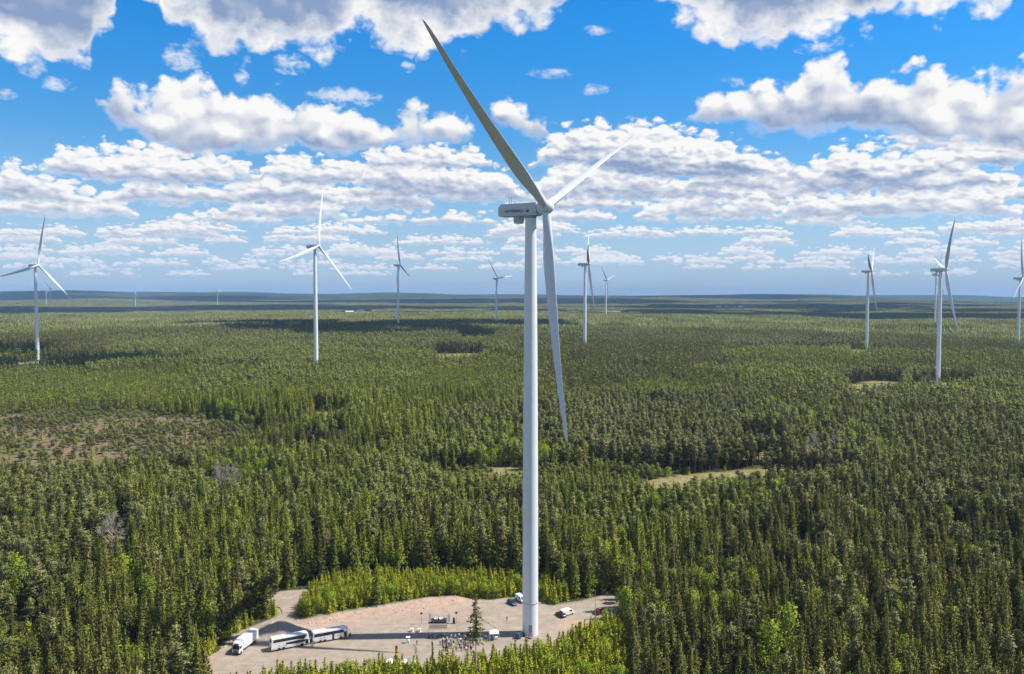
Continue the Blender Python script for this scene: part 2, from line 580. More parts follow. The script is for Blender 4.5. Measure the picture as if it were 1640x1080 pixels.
def near_extra(x, y):
    """Gravel mound, cut bank and ditch beside the pad."""
    mx_, my_ = MOUND
    d = np.sqrt(((x - mx_) / 10.5) ** 2 + ((y - my_) / 6.5) ** 2)
    z = 4.6 * np.exp(-(d ** 2) * 1.5)
    b = edge_dist(x, y, BANK, closed=False)
    z = z + 1.7 * np.exp(-(b / 5.0) ** 2) * (1 + 0.25 * (vnoise(x, y, 5, 77, 2) - .5))
    return z


PAD_PX = [(262, 1100), (300, 1078), (352, 1040), (380, 1016), (412, 1003), (438, 993), (452, 985), (446, 975), (436, 971), (424, 967), (424, 957), (440, 950), (465, 947), (492, 945), (492, 952), (486, 964), (476, 978), (470, 990), (500, 996),
          (560, 987), (620, 977), (680, 967), (740, 961), (790, 962), (820, 957), (860, 962), (882, 971), (930, 965), (960, 957), (978, 952), (990, 958), (988, 975), (968, 1000), (935, 1022), (895, 1040), (862, 1048), (800, 1062),
          (700, 1078), (560, 1086), (450, 1094), (380, 1112)]
PAD = [tuple(flat(*p)) for p in PAD_PX]
BANK = [tuple(flat(*p)) for p in ((512, 991), (560, 984), (620, 974), (680, 967), (722, 963))]
BOG_PX = [(-200, 668), (0, 664), (120, 658), (240, 662), (350, 672), (420, 680), (430, 715), (300, 755), (180, 775), (0, 785), (-200, 785)]


def hit(px, py, n=40):
    """Where the view ray through a photograph point meets the land."""
    d = ray_dir(px, py)
    lo, hi = 150 / d[1], None
    t = lo
    prev = t
    while t < 40000:
        p = np.array([0, 0, CH]) + d * t
        if p[2] < float(height(p[0], p[1])):
            break
        prev = t
        t *= 1.02
    a, b = prev, t
    for _ in range(20):
        m = (a + b) / 2
        p = np.array([0, 0, CH]) + d * m
        if p[2] < float(height(p[0], p[1])):
            b = m
        else:
            a = m
    return tuple((d * b)[:2])


BOG = [hit(*p) for p in BOG_PX]
def opening(px, py, low):
    """Edge point of a clearing; its near edge lies closer by what the trees in front hide."""
    p = hit(px, py)
    if low:
        k = (math.hypot(*p) - low * math.hypot(*p) / CH) / math.hypot(*p)
        p = (p[0] * k, p[1] * k)
    return p


MEADOWS = [[opening(*p) for p in q] for q in (
    [(1030, 774, 0), (1045, 768, 0), (1110, 760, 0), (1190, 752, 0), (1275, 744, 0), (1272, 752, 3), (1200, 760, 3), (1120, 771, 3), (1060, 779, 3)],
    [(775, 752, 0), (800, 748, 0), (838, 750, 0), (842, 758, 3), (800, 761, 3)],
    [(1350, 618, 0), (1400, 610, 0), (1445, 612, 0), (1445, 618, 14), (1360, 622, 14)],
    [(1360, 560, 0), (1392, 560, 0), (1390, 566, 14), (1362, 566, 14)],
    [(690, 570, 0), (700, 567, 0), (770, 566, 0), (775, 570, 12), (700, 573, 12)],
    [(730, 540, 0), (790, 538, 0), (800, 542, 12), (740, 544, 12)],
    [(1180, 702, 0), (1250, 700, 0), (1260, 704, 12), (1190, 706, 12)],
    [(500, 660, 0), (560, 658, 0), (560, 662, 12), (500, 664, 12)],
    [(900, 500, 0), (1000, 498, 0), (1010, 503, 14), (900, 505, 14)],
    [(1140, 491, 0), (1200, 490, 0), (1200, 494, 14), (1140, 495, 14)],
    [(545, 500, 0), (600, 499, 0), (610, 504, 14), (545, 505, 14)],
    [(175, 862, 0), (190, 854, 0), (205, 856, 0), (205, 860, 16), (180, 866, 16)])]
GRAVELS = [[opening(*p) for p in q] for q in ([(20, 582, 0), (60, 579, 0), (110, 576, 0), (165, 573, 0), (172, 575, 10), (110, 578, 10), (30, 584, 10)], [(1455, 617, 0), (1560, 611, 0), (1560, 614, 14), (1460, 620, 14)],
                                          [(980, 912, 0), (1000, 903, 0), (1010, 905, 0), (1004, 908, 6), (988, 912, 6)])]


def all_height(x, y):
    return height(x, y) + near_extra(x, y)


# ------------------------------------------------------------------ ground sheet
def build_ground():
    rs = [120.0]
    while rs[-1] < 24000:
        q = 1.0042 if rs[-1] < 330 else (1.009 if rs[-1] < 9000 else 1.02)
        rs.append(rs[-1] * q)
    rs = np.array([0.5, 40, 80] + rs)
    fine = np.radians(np.arange(-42, 42.01, 0.2))
    coarse = np.radians(np.arange(45, 315.1, 3.0))
    an = np.concatenate([fine, coarse])
    R, A = np.meshgrid(rs, an, indexing='ij')
    X, Y = R * np.sin(A), R * np.cos(A)
    Z = all_height(X, Y)
    inn = inside(X, Y, PAD)
    Z = Z - np.where(inn, np.clip(edge_dist(X, Y, PAD) * 0.5, 0, 0.5), 0)
    nr, na = R.shape
    i = np.arange(nr - 1)[:, None]
    j = np.arange(na)[None, :]
    jn = (j + 1) % na
    F = np.stack([i * na + j, (i + 1) * na + j, (i + 1) * na + jn, i * na + jn], -1).reshape(-1, 4)
    V = np.stack([X, Y, Z], -1).reshape(-1, 3)
    me = mesh_from('ground', V, F, [MAT['ground']], smooth=True)
    x, y = V[:, 0], V[:, 1]
    wob = (vnoise(x, y, 14, 5, 3) - .5)
    bog = sstep(np.where(inside(x, y, BOG), 1, -1) * edge_dist(x, y, BOG) + wob * 60, -18, 22)
    mead = np.zeros(len(x))
    for q in MEADOWS:
        sc_ = math.hypot(q[0][0], q[0][1]) / 400
        mead = np.maximum(mead, sstep(np.where(inside(x, y, q), 1, -1) * edge_dist(x, y, q) + wob * 6 * sc_, -2 * sc_, 2 * sc_))
    gr = np.zeros(len(x))
    for q in GRAVELS:
        gr = np.maximum(gr, sstep(np.where(inside(x, y, q), 1, -1) * edge_dist(x, y, q), -3, 1))
    pd = np.where(inn.ravel(), 1, -1) * edge_dist(x, y, PAD)
    gr = np.maximum(gr, sstep(pd + wob * 2.0, -1.6, 0.0) * (x > -90))
    for nm, v in (('bog', bog), ('meadow', mead), ('gravel', gr)):
        a = me.attributes.new(nm, 'FLOAT', 'POINT')
        a.data.foreach_set('value', v.astype(np.float32))
    o = link(bpy.data.objects.new('ground', me))
    tag(o, kind='structure')
    return o


def build_pad():
    xs = [p[0] for p in PAD]
    ys = [p[1] for p in PAD]
    g = 0.4
    gx = np.arange(min(xs), max(xs), g)
    gy = np.arange(min(ys), max(ys), g)
    X, Y = np.meshgrid(gx, gy, indexing='ij')
    sd_ = np.where(inside(X, Y, PAD), 1, -1) * edge_dist(X, Y, PAD) + (vnoise(X, Y, 3.5, 6, 3) - .5) * 1.4
    Z = all_height(X, Y) + 0.05 + (vnoise(X, Y, 2.2, 66, 2) - 0.5) * 0.08 + near_extra(X, Y) * (vnoise(X, Y, 1.6, 15, 3) - .5) * 0.34
    keep = sd_ > 0
    nx, ny = X.shape
    k = keep[:-1, :-1] & keep[1:, :-1] & keep[1:, 1:] & keep[:-1, 1:]
    ii, jj = np.nonzero(k)
    F = np.stack([ii * ny + jj, (ii + 1) * ny + jj, (ii + 1) * ny + jj + 1, ii * ny + jj + 1], -1)
    used, inv = np.unique(F, return_inverse=True)
    V = np.stack([X, Y, Z], -1).reshape(-1, 3)[used]
    me = mesh_from('gravel_pad', V, inv.reshape(F.shape), [MAT['gravel']], smooth=True)
    x, y = V[:, 0], V[:, 1]
    b = edge_dist(x, y, BANK, closed=False)
    pink = 1.25 * np.exp(-(b / 9.5) ** 2)
    q = flat(925, 1003)
    pink = np.maximum(pink, 1.1 * np.exp(-(((x - q[0]) / 7) ** 2 + ((y - q[1]) / 6) ** 2) ** 2))
    q = flat(330, 1062)
    pink = np.maximum(pink, np.exp(-(edge_dist(x, y, [flat(290, 1082), flat(345, 1044), flat(372, 1022)], False) / 2.6) ** 2))
    dm = np.sqrt(((x - MOUND[0]) / 12) ** 2 + ((y - MOUND[1]) / 8) ** 2)
    heap = sstep(dm, 1.15, 0.7)
    for nm, v in (('pink', pink), ('heap', heap)):
        a = me.attributes.new(nm, 'FLOAT', 'POINT')
        a.data.foreach_set('value', v.astype(np.float32))
    o = link(bpy.data.objects.new('gravel_pad', me))
    tag(o, kind='structure')


# ------------------------------------------------------------------ materials
MAT = {}


def new_mat(name):
    m = bpy.data.materials.new(name)
    m.use_nodes = True
    nt = NT(m.node_tree)
    bs = nt.n.get('Principled BSDF')
    return m, nt, bs


def plain(name, color, rough=0.5, metal=0.0, var=0.12, vscale=3.0, emit=None):
    m, nt, bs = new_mat(name)
    tcn = nt.node('ShaderNodeTexCoord')
    n = nt.noise(tcn.outputs['Object'], vscale, 4, 0.6)
    f = nt.lin(n, 0.25, 0.75, 1 - var, 1 + var)
    c = nt.node('ShaderNodeVectorMath', operation='SCALE')
    c.inputs[0].default_value = color[:3]
    nt.l.new(f, c.inputs['Scale'])
    nt.l.new(c.outputs[0], bs.inputs['Base Color'])
    bs.inputs['Roughness'].default_value = rough
    bs.inputs['Metallic'].default_value = metal
    MAT[name] = m
    return m


def foliage_mat(name, dark, light, autumn=None, inst=True, transl=0.18):
    m, nt, bs = new_mat(name)
    at = nt.node('ShaderNodeAttribute', attribute_name='tone')
    oi = nt.node('ShaderNodeObjectInfo')
    tn = nt.node('ShaderNodeAttribute', attribute_name='tint', attribute_type='INSTANCER')
    geo = nt.node('ShaderNodeNewGeometry')
    big = nt.noise(geo.outputs['Position'], 0.011, 3, 0.6)
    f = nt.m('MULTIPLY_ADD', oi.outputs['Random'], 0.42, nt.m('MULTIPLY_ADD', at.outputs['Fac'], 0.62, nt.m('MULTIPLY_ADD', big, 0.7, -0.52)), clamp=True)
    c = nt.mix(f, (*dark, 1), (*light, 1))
    if autumn:
        c = nt.mix(nt.m('MULTIPLY', tn.outputs['Fac'], 1.0, clamp=True), c, nt.mix(f, (*autumn[0], 1), (*autumn[1], 1)))
    for nd in list(nt.n):
        if nd.type == 'BSDF_PRINCIPLED':
            nt.n.remove(nd)
    d = nt.node('ShaderNodeBsdfDiffuse')
    nt.l.new(c, d.inputs[0])
    t = nt.node('ShaderNodeBsdfTranslucent')
    nt.l.new(c, t.inputs[0])
    x = nt.node('ShaderNodeMixShader')
    x.inputs[0].default_value = transl
    nt.l.new(d.outputs[0], x.inputs[1])
    nt.l.new(t.outputs[0], x.inputs[2])
    out = [n for n in nt.n if n.type == 'OUTPUT_MATERIAL'][0]
    nt.l.new(x.outputs[0], out.inputs[0])
    MAT[name] = m
    return m


YOUNG = ((0.232, 0.268, 0.027), (0.610, 0.598, 0.061))
foliage_mat('spruce', (0.062, 0.074, 0.024), (0.370, 0.352, 0.082), ((0.145, 0.185, 0.028), (0.450, 0.480, 0.068)), transl=0.15)
foliage_mat('pine', (0.130, 0.140, 0.055), (0.375, 0.365, 0.138), ((0.185, 0.225, 0.055), (0.430, 0.450, 0.105)), transl=0.15)
foliage_mat('birch', (0.16, 0.24, 0.03), (0.42, 0.50, 0.05), None, transl=0.25)
foliage_mat('young', *YOUNG, None, transl=0.22)
foliage_mat('twig', (0.30, 0.26, 0.245), (0.50, 0.44, 0.43), None, transl=0.0)
plain('bark_dark', (0.075, 0.055, 0.042), 0.9, var=0.3)
plain('bark_pine', (0.16, 0.085, 0.05), 0.9, var=0.3)
plain('bark_pale', (0.30, 0.27, 0.25), 0.9, var=0.3)

# ground
m, nt, bs = new_mat('ground')
geo = nt.node('ShaderNodeNewGeometry')
P = geo.outputs['Position']
bs.inputs['Roughness'].default_value = 1.0
bs.inputs['Specular IOR Level'].default_value = 0.0
n1 = nt.noise(P, 0.35, 6, 0.65)
n2 = nt.noise(P, 0.012, 5, 0.6)
n3 = nt.noise(P, 0.0016, 6, 0.62)
n4 = nt.noise(P, 1.6, 4, 0.7)
under = nt.mix(nt.smooth(n1, 0.35, 0.68), (0.030, 0.036, 0.014, 1), (0.085, 0.085, 0.030, 1))
canopy = nt.mix(nt.smooth(n2, 0.35, 0.66), (0.020, 0.034, 0.014, 1), (0.055, 0.068, 0.024, 1))
canopy = nt.mix(nt.smooth(n3, 0.58, 0.74), canopy, (0.12, 0.13, 0.06, 1))
ln = nt.node('ShaderNodeVectorMath', operation='LENGTH')
nt.l.new(P, ln.inputs[0])
c = nt.mix(nt.smooth(ln.outputs['Value'], 1500, 5000), under, canopy)
bogc = nt.mix(nt.smooth(n1, 0.3, 0.7), (0.125, 0.095, 0.056, 1), (0.235, 0.175, 0.11, 1))
bogc = nt.mix(nt.smooth(nt.noise(P, 0.04, 4, 0.6), 0.46, 0.64), bogc, (0.12, 0.125, 0.045, 1))
a = nt.node('ShaderNodeAttribute', attribute_name='bog')
c = nt.mix(a.outputs['Fac'], c, bogc)
mdc = nt.mix(nt.smooth(n1, 0.3, 0.7), (0.15, 0.14, 0.05, 1), (0.30, 0.25, 0.12, 1))
a = nt.node('ShaderNodeAttribute', attribute_name='meadow')
c = nt.mix(a.outputs['Fac'], c, mdc)
grc = nt.mix(nt.smooth(n4, 0.3, 0.7), (0.20, 0.165, 0.13, 1), (0.38, 0.33, 0.28, 1))
a = nt.node('ShaderNodeAttribute', attribute_name='gravel')
c = nt.mix(a.outputs['Fac'], c, grc)
nt.l.new(c, bs.inputs['Base Color'])
bp = nt.node('ShaderNodeBump')
bp.inputs['Strength'].default_value = 0.6
bp.inputs['Distance'].default_value = 0.4
nt.l.new(n1, bp.inputs['Height'])
nt.l.new(bp.outputs[0], bs.inputs['Normal'])
MAT['ground'] = m

# gravel
m, nt, bs = new_mat('gravel')
geo = nt.node('ShaderNodeNewGeometry')
P = geo.outputs['Position']
bs.inputs['Roughness'].default_value = 0.95
bs.inputs['Specular IOR Level'].default_value = 0.15
n1 = nt.noise(P, 0.25, 6, 0.62)
n2 = nt.noise(P, 2.5, 6, 0.75)
n5 = nt.noise(P, 0.06, 4, 0.6)
mp = nt.node('ShaderNodeMapping')
mp.inputs['Rotation'].default_value = (0, 0, rad(12))
mp.inputs['Scale'].default_value = (0.05, 0.9, 1)
nt.l.new(P, mp.inputs[0])
tr = nt.noise(mp.outputs[0], 1.0, 4, 0.6, 0.6)
c = nt.mix(nt.smooth(n1, 0.3, 0.7), (0.280, 0.223, 0.168, 1), (0.358, 0.294, 0.232, 1))
c = nt.mix(nt.smooth(tr, 0.5, 0.72, 0.0, 0.6), c, (0.44, 0.372, 0.30, 1))
c = nt.mix(nt.smooth(n5, 0.5, 0.7, 0.0, 0.5), c, (0.27, 0.225, 0.185, 1))
a = nt.node('ShaderNodeAttribute', attribute_name='pink')
pk = nt.mix(nt.smooth(n2, 0.35, 0.65), (0.34, 0.20, 0.14, 1), (0.52, 0.37, 0.28, 1))
c = nt.mix(nt.m('MULTIPLY', a.outputs['Fac'], nt.smooth(nt.noise(P, 0.35, 5, 0.7), 0.3, 0.62), clamp=True), c, pk)
a = nt.node('ShaderNodeAttribute', attribute_name='heap')
hp = nt.mix(nt.smooth(n2, 0.3, 0.7), (0.25, 0.20, 0.155, 1), (0.43, 0.36, 0.28, 1))
c = nt.mix(a.outputs['Fac'], c, hp)
c = nt.mix(nt.smooth(n2, 0.25, 0.75, 0.0, 1.0), nt.mix(1.0, c, (0.86, 0.86, 0.86, 1), blend='MULTIPLY'), nt.mix(1.0, c, (1.1, 1.1, 1.1, 1), blend='MULTIPLY'))
nt.l.new(c, bs.inputs['Base Color'])
bp = nt.node('ShaderNodeBump')
bp.inputs['Strength'].default_value = 0.7
bp.inputs['Distance'].default_value = 0.15
nt.l.new(n2, bp.inputs['Height'])
nt.l.new(bp.outputs[0], bs.inputs['Normal'])
MAT['gravel'] = m

build_ground()
build_pad()
# ------------------------------------------------------------------ trees
def tube_np(p0, p1, r0, r1, n=6):
    p0, p1 = np.array(p0, float), np.array(p1, float)
    d = p1 - p0
    d = d / (np.linalg.norm(d) + 1e-9)
    a = np.cross(d, [0, 0, 1.0])
    if np.linalg.norm(a) < 1e-3:
        a = np.array([1.0, 0, 0])
    a /= np.linalg.norm(a)
    b = np.cross(d, a)
    t = np.arange(n) * 2 * math.pi / n
    ring = np.cos(t)[:, None] * a + np.sin(t)[:, None] * b
    V = np.vstack([p0 + ring * r0, p1 + ring * r1])
    F = []
    for i in range(n):
        j = (i + 1) % n
        F += [(i, j, n + j), (i, n + j, n + i)]
    return V, np.array(F)


class Soup:
    def __init__(self):
        self.V, self.F, self.T, self.n = [], [], [], 0

    def add(self, V, F, tone=0.5):
        V = np.asarray(V, float)
        self.V.append(V)
        self.F.append(np.asarray(F) + self.n)
        self.T.append(np.full(len(V), tone) if np.isscalar(tone) else np.asarray(tone))
        self.n += len(V)

    def get(self):
        return np.vstack(self.V), np.vstack(self.F), np.concatenate(self.T)


def leaf_tris(centers, size, rng, tone, flat_=0.5, squash=1.0):
    """One ragged triangle pair per centre, loosely turned."""
    n = len(centers)
    a = rng.normal(size=(n, 3))
    a[:, 2] *= flat_
    a /= np.linalg.norm(a, axis=1)[:, None]
    b = rng.normal(size=(n, 3))
    b[:, 2] *= squash
    b -= (a * b).sum(1)[:, None] * a
    b /= np.linalg.norm(b, axis=1)[:, None]
    s = np.asarray(size).reshape(-1, 1) * rng.uniform(0.6, 1.3, (n, 1))
    p0 = centers - a * s
    p1 = centers + b * s * 0.55
    p2 = centers + a * s
    p3 = centers - b * s * 0.55
    V = np.stack([p0, p1, p2, p3], 1).reshape(-1, 3)
    i = np.arange(n)[:, None] * 4
    F = np.concatenate([i + [0, 1, 2], i + [0, 2, 3]], 0)
    T = np.repeat(tone, 4)
    return V, F, T


def spruce(seed, h=22.0, R=2.3, bare=0.10, q=1.0, hang=0.35, pw=0.9):
    rng = np.random.default_rng(seed)
    s = Soup()
    z = h * bare
    top = h * 0.995
    n_wh = int(30 * q ** 0.5)
    lean = rng.normal(0, 0.006, 2)
    sec = rng.uniform(0.75, 1.15, 9)                       # uneven sides
    for w in range(n_wh):
        t = (w + rng.uniform(-.3, .3)) / n_wh
        t = min(max(t, 0), 1)
        zz = z + (top - z) * t
        prof = (1 - t) ** pw * (0.72 + 0.28 * min(1, t * 5 + 0.35))
        L0 = R * prof + 0.12
        nb = max(3, int((8.5 if q >= 1 else 5) * (1 - t * 0.45)))
        ph = rng.uniform(0, 6.28)
        for b in range(nb):
            an = ph + b * 2 * math.pi / nb + rng.normal(0, 0.22)
            k = sec[int((an % 6.283) / 6.284 * 9)]
            L = L0 * rng.uniform(0.62, 1.2) * k
            if rng.random() < 0.06:
                L *= 0.35
            dirv = np.array([math.cos(an), math.sin(an)])
            droop = (0.05 + 0.38 * (1 - t)) * rng.uniform(0.6, 1.3)
            m = max(2, int(L / (0.30 if q >= 1 else 0.5) + 1))
            u = (np.arange(m) + rng.uniform(0.1, 0.9, m)) / m
            r = u * L
            side = rng.normal(0, 0.16, m) * L * (0.25 + 0.5 * u)
            c = np.stack([dirv[0] * r - dirv[1] * side + lean[0] * zz, dirv[1] * r + dirv[0] * side + lean[1] * zz,
                          zz - droop * r + 0.16 * L * u ** 3 + rng.normal(0, 0.10, m)], 1)
            sz = (0.42 if q >= 1 else 0.75) * (0.5 + 0.6 * prof) * (1.15 - 0.45 * u)
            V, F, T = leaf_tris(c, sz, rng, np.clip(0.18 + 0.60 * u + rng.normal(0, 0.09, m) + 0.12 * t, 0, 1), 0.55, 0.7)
            s.add(V, F, T)
            if q >= 1 and L > 0.9:                          # hanging twigs
                c2 = c[u > 0.3] - np.array([0, 0, hang]) * rng.uniform(0.4, 1.1)
                if len(c2):
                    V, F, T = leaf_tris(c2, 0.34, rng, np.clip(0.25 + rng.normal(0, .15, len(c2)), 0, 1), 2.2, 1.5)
                    s.add(V, F, T)
    # leader
    V, F = tube_np((lean[0] * top, lean[1] * top, top - 1.2), (lean[0] * top, lean[1] * top, h * 1.015), 0.10, 0.02, 4)
    s.add(V, F, 0.8)
    return s


def young(seed, h=7.0, R=1.45, q=1.0):
    rng = np.random.default_rng(seed)
    s = Soup()
    n_wh = int(15 * q ** 0.5)
    sec = rng.uniform(0.8, 1.15, 7)
    for w in range(n_wh):
        t = w / n_wh
        zz = 0.25 + h * 0.96 * t
        L0 = R * (1 - t) ** 0.85 + 0.08
        nb = max(3, int(8 * (1 - t * 0.4)))
        ph = rng.uniform(0, 6.28)
        for b in range(nb):
            an = ph + b * 2 * math.pi / nb + rng.normal(0, 0.2)
            L = L0 * rng.uniform(0.7, 1.18) * sec[int((an % 6.283) / 6.284 * 7)]
            m = max(2, int(L / 0.24 + 1))
            u = (np.arange(m) + rng.uniform(0.1, 0.9, m)) / m
            r = u * L
            side = rng.normal(0, 0.14, m) * L * u
            up = 0.28 * (t + 0.1)
            c = np.stack([math.cos(an) * r - math.sin(an) * side, math.sin(an) * r + math.cos(an) * side, zz + up * r - 0.12 * r + rng.normal(0, 0.05, m)], 1)
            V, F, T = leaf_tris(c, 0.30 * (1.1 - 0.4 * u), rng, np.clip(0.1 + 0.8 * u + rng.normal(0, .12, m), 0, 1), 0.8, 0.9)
            s.add(V, F, T)
    V, F = tube_np((0, 0, h * 0.85), (0, 0, h * 1.06), 0.07, 0.015, 4)
    s.add(V, F, 0.9)
    return s


def pine(seed, h=20.0, R=2.5, q=1.0, base=0.42):
    rng = np.random.default_rng(seed)
    s = Soup()
    n_b = int(46 * q ** 0.5)
    for k in range(n_b):
        t = rng.random() ** 0.85
        zz = h * (base + (1 - base) * t * 0.95)
        an = rng.uniform(0, 6.28)
        L = R * (1 - abs(t - 0.38) ** 1.7 * 1.75) * rng.uniform(0.45, 1.12)
        L = max(L, 0.35)
        rise = rng.uniform(0.05, 0.5) * (0.5 + t)
        ncl = max(2, int(L / 0.8) + 1)
        for j in range(ncl):
            u = 0.35 + 0.65 * (j + rng.random()) / ncl
            c0 = np.array([math.cos(an) * L * u, math.sin(an) * L * u, zz + rise * L * u])
            m = int(13 if q >= 1 else 5)
            c = c0 + rng.normal(0, 1, (m, 3)) * np.array([.42, .42, .24])
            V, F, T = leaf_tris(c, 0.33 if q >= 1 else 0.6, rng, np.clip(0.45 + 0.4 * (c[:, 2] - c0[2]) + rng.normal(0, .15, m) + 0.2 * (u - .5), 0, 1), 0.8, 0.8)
            s.add(V, F, T)
    m = 26
    c = np.array([0, 0, h * 0.955]) + rng.normal(0, 1, (m, 3)) * [.5, .5, .7]
    V, F, T = leaf_tris(c, 0.34, rng, np.clip(0.55 + rng.normal(0, .15, m), 0, 1))
    s.add(V, F, T)
    return s


def birch(seed, h=15.0, R=2.6, q=1.0):
    rng = np.random.default_rng(seed)
    s = Soup()
    ncl = int(52 * q)
    for k in range(ncl):
        t = rng.random() ** 0.8
        zz = h * (0.28 + 0.72 * t)
        rr = R * math.sqrt(max(0.02, 1 - (abs(t - 0.35) / 0.68) ** 2)) * rng.random() ** 0.45
        an = rng.uniform(0, 6.28)
        c0 = np.array([math.cos(an) * rr, math.sin(an) * rr, zz])
        m = 20 if q >= 1 else 9
        sd_ = np.array([.55, .55, .60])
        c = c0 + rng.normal(0, 1, (m, 3)) * sd_
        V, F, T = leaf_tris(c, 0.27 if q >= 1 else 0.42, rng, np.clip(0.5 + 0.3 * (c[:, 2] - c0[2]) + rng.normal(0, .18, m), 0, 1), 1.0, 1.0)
        s.add(V, F, T)
    return s


def bare(seed, h=13.0, R=3.0):
    rng = np.random.default_rng(seed)
    s = Soup()

    def grow(p, d, L, r, lev):
        e = p + d * L
        V, F = tube_np(p, e, r * 1.5, r * 0.9, 3)
        s.add(V, F, rng.uniform(.2, .9))
        if lev == 0:
            return
        for k in range(5 if lev > 1 else 6):
            u = rng.uniform(0.35, 1.0)
            a = rng.normal(size=3)
            nd = d * 0.85 + a * 0.48 + np.array([0, 0, .22])
            nd /= np.linalg.norm(nd)
            grow(p + d * L * u, nd, L * rng.uniform(0.42, 0.66), r * 0.5, lev - 1)
    for k in range(11):
        an = k * 2.4
        zz = h * (0.25 + 0.055 * k)
        d = np.array([math.cos(an), math.sin(an), 1.1])
        d /= np.linalg.norm(d)
        grow(np.array([0, 0, zz]), d, R * (1.05 - 0.05 * k), 0.07, 3)
    return s


def trunk(h, r, seed=0, stubs=0):
    rng = np.random.default_rng(seed)
    s = Soup()
    zs = np.array([-0.4, 0.15, 0.35, 0.65, 0.97]) * h
    zs[0] = -0.5
    rs = r * np.array([1.35, 0.85, 0.68, 0.42, 0.08])
    for i in range(4):
        V, F = tube_np((0, 0, zs[i]), (0, 0, zs[i + 1]), rs[i], rs[i + 1], 7)
        s.add(V, F, 0.5)
    for k in range(stubs):
        z = h * rng.uniform(0.06, 0.5)
        an = rng.uniform(0, 6.28)
        L = rng.uniform(0.5, 1.5)
        V, F = tube_np((0, 0, z), (math.cos(an) * L, math.sin(an) * L, z - 0.1 * L), 0.05, 0.02, 3)
        s.add(V, F, 0.5)
    return s


def outward(V, F, zc=None, cx=0.0, cy_=0.0, up=0.35, jit=0.35, seed=0):
    """Outward shading normals for a crown round its own axis, and faces wound to match."""
    rng = np.random.default_rng(seed)
    N = np.stack([V[:, 0] - cx, V[:, 1] - cy_, np.zeros(len(V))], 1)
    r = np.linalg.norm(N, axis=1)[:, None]
    N = N / np.maximum(r, 0.25)
    N[:, 2] = up if zc is None else np.clip((V[:, 2] - zc[0]) / zc[1], -0.7, 1.3)
    q = rng.normal(0, jit, (len(V) // 4 + 1, 3)).repeat(4, 0)[:len(V)]
    N = N + q
    N /= np.linalg.norm(N, axis=1)[:, None] + 1e-9
    a, b, c = V[F[:, 0]], V[F[:, 1]], V[F[:, 2]]
    g = np.cross(b - a, c - a)
    flip = (g * N[F[:, 0]]).sum(1) < 0
    F = F.copy()
    F[flip] = F[flip][:, ::-1]
    return N, F


def crown_data(nm, soup):
    V, F, T = soup.get()
    if nm in ('spruce', 'young', 'spruce_small'):
        N, F = outward(V, F, up=0.45)
    elif nm.startswith('pine'):
        N, F = outward(V, F, zc=(14.5, 4.0), jit=0.45)
    elif nm.startswith('birch'):
        N, F = outward(V, F, zc=(9.5, 4.0), jit=0.45)
    else:
        N = None
    return V, F, T, N


def soup_mesh(name, soup, mat):
    V, F, T, N = crown_data(name.replace('_crown', ''), soup)
    return mesh_from(name, V, F, [mat], tone=T, normals=N)


# the kinds: crown mesh, trunk mesh
KINDS = {}


def kind(name, variants, crown_mat, bark, fn, h, r, stubs=0):
    out = []
    for k in range(variants):
        c = fn(k)
        out.append((soup_mesh(name + '_crown', c, MAT[crown_mat]), soup_mesh(name + '_trunk', trunk(h, r, k, stubs), MAT[bark]), c, crown_mat, bark))
    KINDS[name] = out


SPR = ((2.6, .10, .85), (3.1, .16, .95), (3.5, .12, 1.05), (2.9, .28, .8), (2.2, .06, .9), (3.3, .34, .75), (2.7, .20, 1.1), (3.8, .14, .95))
kind('spruce', 8, 'spruce', 'bark_dark', lambda k: spruce(10 + k, 22, SPR[k][0], SPR[k][1], pw=SPR[k][2]), 22, 0.20, 12)
kind('pine', 5, 'pine', 'bark_pine', lambda k: pine(30 + k, 20, (2.4, 2.7, 3.1, 2.2, 2.8)[k], 1, (.42, .35, .30, .50, .22)[k]), 20, 0.19, 6)
kind('birch', 2, 'birch', 'bark_pale', lambda k: birch(50 + k, 15, 2.3 + .4 * k), 15, 0.12, 0)
kind('young', 3, 'young', 'bark_dark', lambda k: young(70 + k, 7, 1.6 + .2 * k), 7, 0.08, 0)
kind('bare', 2, 'twig', 'bark_pale', lambda k: bare(90 + k), 13, 0.12, 0)

# low detail kinds for the forest mass
protos = bpy.data.collections.new('forest_trees')       # never linked: only the forest's scatter reads it


def proto(i, name, soups, mats):
    Vs, Fs, Ts, mi, n = [], [], [], [], 0
    Ns = []
    for k, s in enumerate(soups):
        V, F, T = s.get()
        if k == 0 and name not in ('bare', 'patch'):
            V, F, T, N = crown_data(name, s)
        elif name == 'patch':
            N = s.N
        else:
            N = np.stack([V[:, 0], V[:, 1], 0 * V[:, 0]], 1)
            N = N / (np.linalg.norm(N, axis=1)[:, None] + 1e-6) + [0, 0, 1e-3]
        Ns.append(N)
        Vs.append(V)
        Fs.append(F + n)
        Ts.append(T)
        mi.append(np.full(len(F), k))
        n += len(V)
    me = mesh_from(name, np.vstack(Vs), np.vstack(Fs), [MAT[m] for m in mats], np.concatenate(mi), tone=np.concatenate(Ts), normals=None if name == 'bare' else np.vstack(Ns))
    o = bpy.data.objects.new('p%02d_%s' % (i, name), me)
    protos.objects.link(o)


